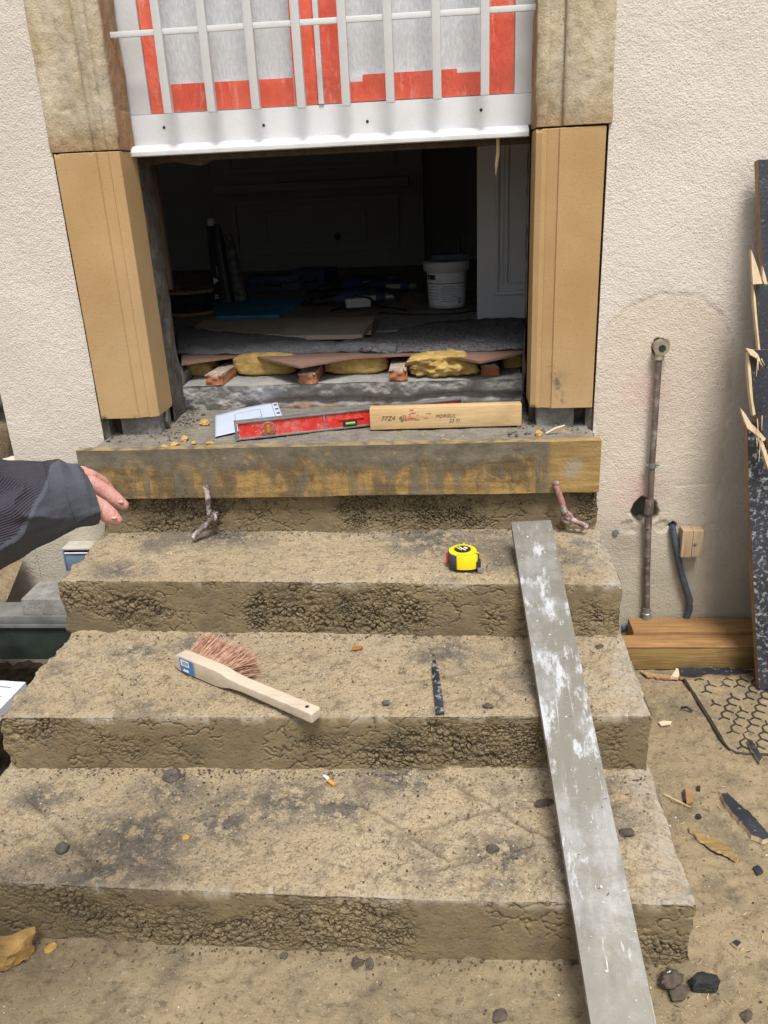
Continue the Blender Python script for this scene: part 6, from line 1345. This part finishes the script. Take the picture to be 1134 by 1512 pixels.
# trousers, boots, jacket
tr_ = MB(); caps(tr_, [pel + np.array([0, 0, 0.06]), pel - np.array([0, 0, 0.03])], [0.165, 0.165], 20)
for sx, ft in ((-1, np.array([-1.20, 0.14, 0.09])), (1, np.array([-0.97, 0.02, 0.09]))):
    kn = np.array([pel[0] + sx * 0.10, pel[1] + 0.13, 0.40]); caps(tr_, [pel + np.array([sx * 0.085, 0, -0.04]), kn, ft], [0.112, 0.080, 0.062], 18)
    b2 = MB(); caps(b2, [ft - np.array([0, 0.02, 0.042]), ft + np.array([0, 0.15, -0.050])], [0.052, 0.042], 16); V = np.array(b2.V); V[:, 2] = np.maximum(V[:, 2], 0.002); b2.V = V.tolist(); b2.build('boot', boot, person, smooth=60)
to = tr_.build('trousers', trouser, person, smooth=None); rm = to.modifiers.new('r', 'REMESH'); rm.mode = 'VOXEL'; rm.voxel_size = 0.008; rm.use_smooth_shade = True
jk = MB(); caps(jk, [pel + np.array([0, 0, 0.04]), (pel + neck) / 2, neck - np.array([0.01, 0.02, 0.09])], [0.185, 0.175, 0.16], 22); caps(jk, [sho, SH2], [0.085, 0.085], 18); caps(jk, [sho, elb * 0.9 + sho * 0.1], [0.078, 0.064], 18)
caps(jk, [SH2, SH2 + np.array([-0.08, 0.06, -0.27]), SH2 + np.array([-0.025, 0.18, -0.42])], [0.078, 0.062, 0.045], 18)
jo = jk.build('jacket', softshell, person, smooth=None); rm = jo.modifiers.new('r', 'REMESH'); rm.mode = 'VOXEL'; rm.voxel_size = 0.008; rm.use_smooth_shade = True
# right sleeve in two cloths
path = [(-330, 822, 0.672, 0.066), (-200, 790, 0.71, 0.064), (-100, 772, 0.745, 0.0595), (0, 758, 0.770, 0.0535), (50, 742, 0.785, 0.0465), (90, 730, 0.798, 0.0365), (118, 730, 0.806, 0.0290), (134, 733, 0.812, 0.0235)]
pa = np.array(path); tt = np.linspace(0, len(pa) - 1, 240)
pi_ = np.stack([np.interp(tt, np.arange(len(pa)), pa[:, i]) for i in range(4)], -1)
for _ in range(14): pi_[1:-1] = (pi_[:-2] + 2 * pi_[1:-1] + pi_[2:]) / 4
Cn = np.array([A_(*q[:3]) for q in pi_]); rad = pi_[:, 3]
na = 168; th = np.linspace(0, 2 * math.pi, na, endpoint=False)
T_ = np.gradient(Cn, axis=0); T_ /= np.linalg.norm(T_, axis=1)[:, None]
N1 = cU[None] - T_ * (T_ @ cU)[:, None]; N1 /= np.linalg.norm(N1, axis=1)[:, None]; N2 = np.cross(T_, N1)
sal = np.concatenate([[0], np.cumsum(np.linalg.norm(np.diff(Cn, axis=0), axis=1))]); sal -= sal[-1]
SA = np.repeat(sal[:, None], na, 1); TH = np.repeat(th[None], len(sal), 0)
cs, sn = np.cos(TH), np.sin(TH)
per = TH * 0.045
fold = np.abs(np.sin((SA * 42 + cs * 1.3 + sn * 0.9 + fbm(SA * 9, cs * 1.5, 3, 5) * 3.0))) ** 0.7
fold2 = np.abs(np.sin((SA * 26 - cs * 1.6 + fbm(SA * 7 + 4, sn * 1.5, 3, 8) * 3.5))) ** 0.6
w_f = sstep(-0.02, -0.09, SA) if False else 1 - sstep(-0.10, -0.015, SA)
dr_ = (0.5 - fold) * 0.015 * w_f + (0.5 - fold2) * 0.010 * (0.35 + 0.65 * w_f) + (fbm(SA * 25, TH * 2 / 1.0, 3, 9) - 0.5) * 0.004 * (np.abs(TH - math.pi) < 2.6)
RR = rad[:, None] + dr_
V = Cn[:, None, :] + N1[:, None, :] * (RR * cs)[..., None] + N2[:, None, :] * (RR * sn)[..., None] * 0.92
# cut the cuff obliquely: lower side reaches further
V = V + T_[:, None, :] * ((-cs) * 0.012 * sstep(-0.05, 0.0, SA))[..., None]
h_img = RR * cs / 0.80 * FPX * 0.80                       # only a length scale: height above the sleeve axis
alongm = SA
# seam between knit (upper arm side) and softshell (cuff side), a line on the cloth
seam = (alongm + 0.036) - (RR * cs - 0.020) * 0.75 * (1 + 0.0 * cs) 
kn_ = (alongm < -0.030 + (RR * cs - 0.030) * 1.05)
Fs = []; Fk = []
for i in range(len(sal) - 1):
    for j in range(na):
        f = [i * na + j, i * na + (j + 1) % na, (i + 1) * na + (j + 1) % na, (i + 1) * na + j]
        (Fk if kn_[i, j] else Fs).append(f[::-1])
# turned-in cuff
last = (len(sal) - 1) * na; Vf = V.reshape(-1, 3); inn = Cn[-1] + (Vf[last:last + na] - Cn[-1]) * 0.86; inn2 = Cn[-18] + (V[-18] - Cn[-18]) * 0.80
nb = len(Vf); Vf = np.vstack([Vf, inn, inn2])
for j in range(na):
    Fs.append([last + j, nb + j, nb + (j + 1) % na, last + (j + 1) % na][::1]); Fs.append([nb + j, nb + na + j, nb + na + (j + 1) % na, nb + (j + 1) % na])
ribu = np.concatenate([((per + SA * 0.35) * 2 * math.pi / 0.0022).ravel(), np.zeros(2 * na)])
def compact(F):
    ids = sorted({i for f in F for i in f}); mp = {a: k for k, a in enumerate(ids)}; return np.array(ids), [[mp[i] for i in f] for f in F]
for nm, F, mt in (('knit_sleeve', Fk, knit), ('softshell_cuff', Fs, softshell)):
    ids, F2 = compact(F); from_np(nm, Vf[ids] , F2, mt, person, 180, None, {'ribu': ribu[ids]})

# ================================================================== LOOSE STUFF
def unit_rock(sub, seed):
    mb = MB().rock((0, 0, 0), (1, 1, 0.7), seed, sub, 0.4); return np.array(mb.V), np.array([list(f) for f in mb.F])
RK = [unit_rock(1, 300 + i) for i in range(5)]
def scatter(name, pts, sizes, mat, seed, label):
    rs = np.random.RandomState(seed); VV = []; FF = []; b = 0
    for p_, s_ in zip(pts, sizes):
        V0, F0 = RK[rs.randint(5)]; a_ = rs.uniform(0, 6.28); c, q = math.cos(a_), math.sin(a_); v = V0 * s_ * np.array([1, rs.uniform(0.6, 1), rs.uniform(0.6, 1)])
        v = np.stack([v[:, 0] * c - v[:, 1] * q, v[:, 0] * q + v[:, 1] * c, v[:, 2]], -1) + np.array(p_); VV.append(v); FF.append(F0 + b); b += len(v)
    o = from_np(name, np.vstack(VV), np.vstack(FF), mat, None, 60, (0, 0, 0)); tag(o, label, kind='stuff'); return o
rs = np.random.RandomState(77)
def gpts(n):
    P_ = []
    while len(P_) < n:
        x, y = rs.uniform(-0.95, 1.05), rs.uniform(0.62, 1.85)
        if x < 0.37 and y > 0.97: continue
        P_.append((x, y))
    P_ = np.array(P_); z = ground_h(P_[:, 0], P_[:, 1]); return np.column_stack([P_, z + 0.0006])
TRD = [(1.61, 1.885, 0.381, -0.905, 0.34), (1.305, 1.60, 0.249, -0.90, 0.35), (0.995, 1.285, 0.125, -0.90, 0.355)]
def tpts(n, back=0.0):
    P_ = []
    while len(P_) < n:
        y0, y1, z, x0, x1 = TRD[rs.choice(3, p=(0.2, 0.33, 0.47))]; t = rs.uniform(0, 1); t = 1 - (1 - t) ** (1 + back); x = rs.uniform(x0, x1); y = y0 + (y1 - y0) * t
        if vnoise(np.array([x * 6]), np.array([y * 6]), 4)[0] < rs.uniform(0.1, 0.75): continue
        P_.append((x, y, z + 0.0015))
    return np.array(P_)
sz = lambda n, a, b: a + (b - a) * rs.rand(n) ** 3
G1 = np.vstack([gpts(3800), tpts(1700, 0.5)]); scatter('grit', G1, sz(len(G1), 0.0007, 0.0032), grit_m, 1, 'sandy grit scattered over the mud and treads')
G2 = np.vstack([gpts(1500), tpts(1300, 0.8)]); scatter('dark_grit', G2, sz(len(G2), 0.0007, 0.0036), gritd_m, 2, 'dark grit scattered over the mud and treads')
G3 = np.vstack([gpts(350), tpts(420, 1.2)]); scatter('pale_grit', G3, sz(len(G3), 0.0006, 0.0028), gritw_m, 3, 'pale grit specks scattered over the mud and treads')
# grit gathered at the foot of each riser
F_ = []
for yb2, z, x0, x1 in ((1.885, 0.381, -0.90, 0.34), (1.60, 0.249, -0.90, 0.35), (1.285, 0.125, -0.90, 0.355), (0.982, 0.0, -0.9, 0.36)):
    for i in range(420): F_.append((rs.uniform(x0, x1), yb2 - abs(rs.normal(scale=0.012)), z + 0.001))
scatter('riser_grit', np.array(F_), sz(len(F_), 0.0008, 0.0042), brownrock, 4, 'crumbs of concrete gathered along the riser feet')
L_ = [(rs.uniform(-0.88, 0.31), 1.89 + abs(rs.normal(scale=0.12)), 0.610) for i in range(420)]; L_ = [q for q in L_ if q[1] < 2.25 and -0.75 < q[0] < 0.17 or q[1] < 2.04]
scatter('landing_grit', np.array(L_), sz(len(L_), 0.0007, 0.0030), crumbm, 5, 'yellow stone dust crumbs on the landing')
def slivers(name, pts, lens, mat, r, seed, label, flat=True):
    q = np.random.RandomState(seed); mb = MB()
    for p_, l_ in zip(pts, lens):
        a_ = q.uniform(0, 6.28); d_ = np.array([math.cos(a_), math.sin(a_), q.normal(scale=0.06)]); b_ = np.array([-d_[1], d_[0], 0]) * l_ * q.normal(scale=0.12); p_ = np.array(p_) + np.array([0, 0, r])
        mb.tube([p_ - d_ * l_ / 2, p_ + b_, p_ + d_ * l_ / 2], [r * 0.6, r, r * 0.3], 4)
    tag(mb.build(name, mat, None, smooth=None, loc=(0, 0, 0)), label, kind='stuff')
Pn = [tuple(q) for q in tpts(120)] + [tuple(q) for q in gpts(200)]
for (u, v, n_, s_) in ((190, 1010, 34, 34), (180, 1000, 14, 16), (880, 1010, 8, 20), (300, 1140, 8, 30)):
    for i in range(n_): Pn.append(tuple(on_z(u + rs.normal(scale=s_), v + rs.normal(scale=s_ * 0.35), 0.2505) if v < 1100 else on_z(u + rs.normal(scale=s_), v + rs.normal(scale=s_ * 0.35), 0.127)))
for (u, v) in ((833, 972), (843, 1058), (868, 1165), (893, 1180), (889, 1192), (915, 1125), (898, 1320), (885, 1312), (855, 1262), (880, 1135), (930, 1290)):
    Pn.append(tuple(on_plane(u, v, q0, n0)))
slivers('dark_needles', Pn, sz(len(Pn), 0.003, 0.012), needle_m, 0.0007, 6, 'dark needles and fibres strewn over treads, mud and straightedge')
Pw = []
while len(Pw) < 420:
    q = gpts(1)[0]
    if q[0] > 0.36 and q[1] > 0.8: Pw.append(tuple(q))
slivers('wood_shreds', Pw, sz(len(Pw), 0.003, 0.016), chipw_m, 0.0009, 7, 'pale wood shreds trodden into the mud at right')

# mortar crumbs at the foot of the jambs
Lm = []
while len(Lm) < 420:
    if rs.rand() < 0.5: x, y = rs.uniform(-0.90, -0.70), rs.uniform(1.93, 2.25)
    else: x, y = rs.uniform(0.13, 0.325), rs.uniform(1.93, 2.25)
    if y > 2.10 and not (-0.765 < x < 0.18): continue
    if rs.rand() < max(0, (2.02 - y) * 9): continue
    Lm.append((x, y, 0.6105))
scatter('mortar_crumbs', np.array(Lm), sz(len(Lm), 0.0012, 0.0075), cement_d, 9, 'dark mortar crumbs at the foot of both jambs')
# more dust and clutter on the dark floor
for i, (pp_, lab) in enumerate([([(470, 448, .72), (478, 432, .80), (500, 436, .76), (515, 452, .72), (490, 458, .72)], 'black cable loop left of the power tools'), ([(590, 445, .72), (575, 425, .80), (552, 424, .83), (535, 440, .72)], 'black cable loop arching behind the power tools'), ([(560, 462, .722), (620, 466, .722), (680, 463, .722), (703, 458, .722)], 'black cable lying flat in front of the bucket')]):
    Q = [on_z(*q) for q in pp_]; C2 = []
    for k_ in range(len(Q) - 1):
        for t in np.linspace(0, 1, 6)[:-1]: C2.append(Q[k_] * (1 - t) + Q[k_ + 1] * t)
    C2.append(Q[-1]); C2 = np.array(C2)
    for _ in range(4): C2[1:-1] = (C2[:-2] + C2[1:-1] * 2 + C2[2:]) / 4
    o = MB().tube(C2, 0.0042, 7).build('loose_cable', blackpl); tag(o, lab, 'cable', 'loose cables on the dark floor')
o = MB().obox(on_z(528, 446, 0.745), (0.05, 0.01, 0), (-0.006, 0.03, 0), (0, 0, 0.018)).build('pale_box', bucketm, None, 0.003); tag(o, 'small pale box half hidden by the nearest power tool', 'box')

# dried mortar spots stuck on the straightedge
Ls = []
for i in range(150):
    l_ = rs.uniform(0.02, Lr * 0.95); w_ = rs.uniform(-0.47, 0.47) * wid; Ls.append(ct + ax * l_ + sd_ * w_ + un * 0.0002)
scatter('mortar_spots', np.array(Ls), sz(len(Ls), 0.0007, 0.0034), gritw_m, 12, 'dried pale mortar spots stuck on the straightedge')
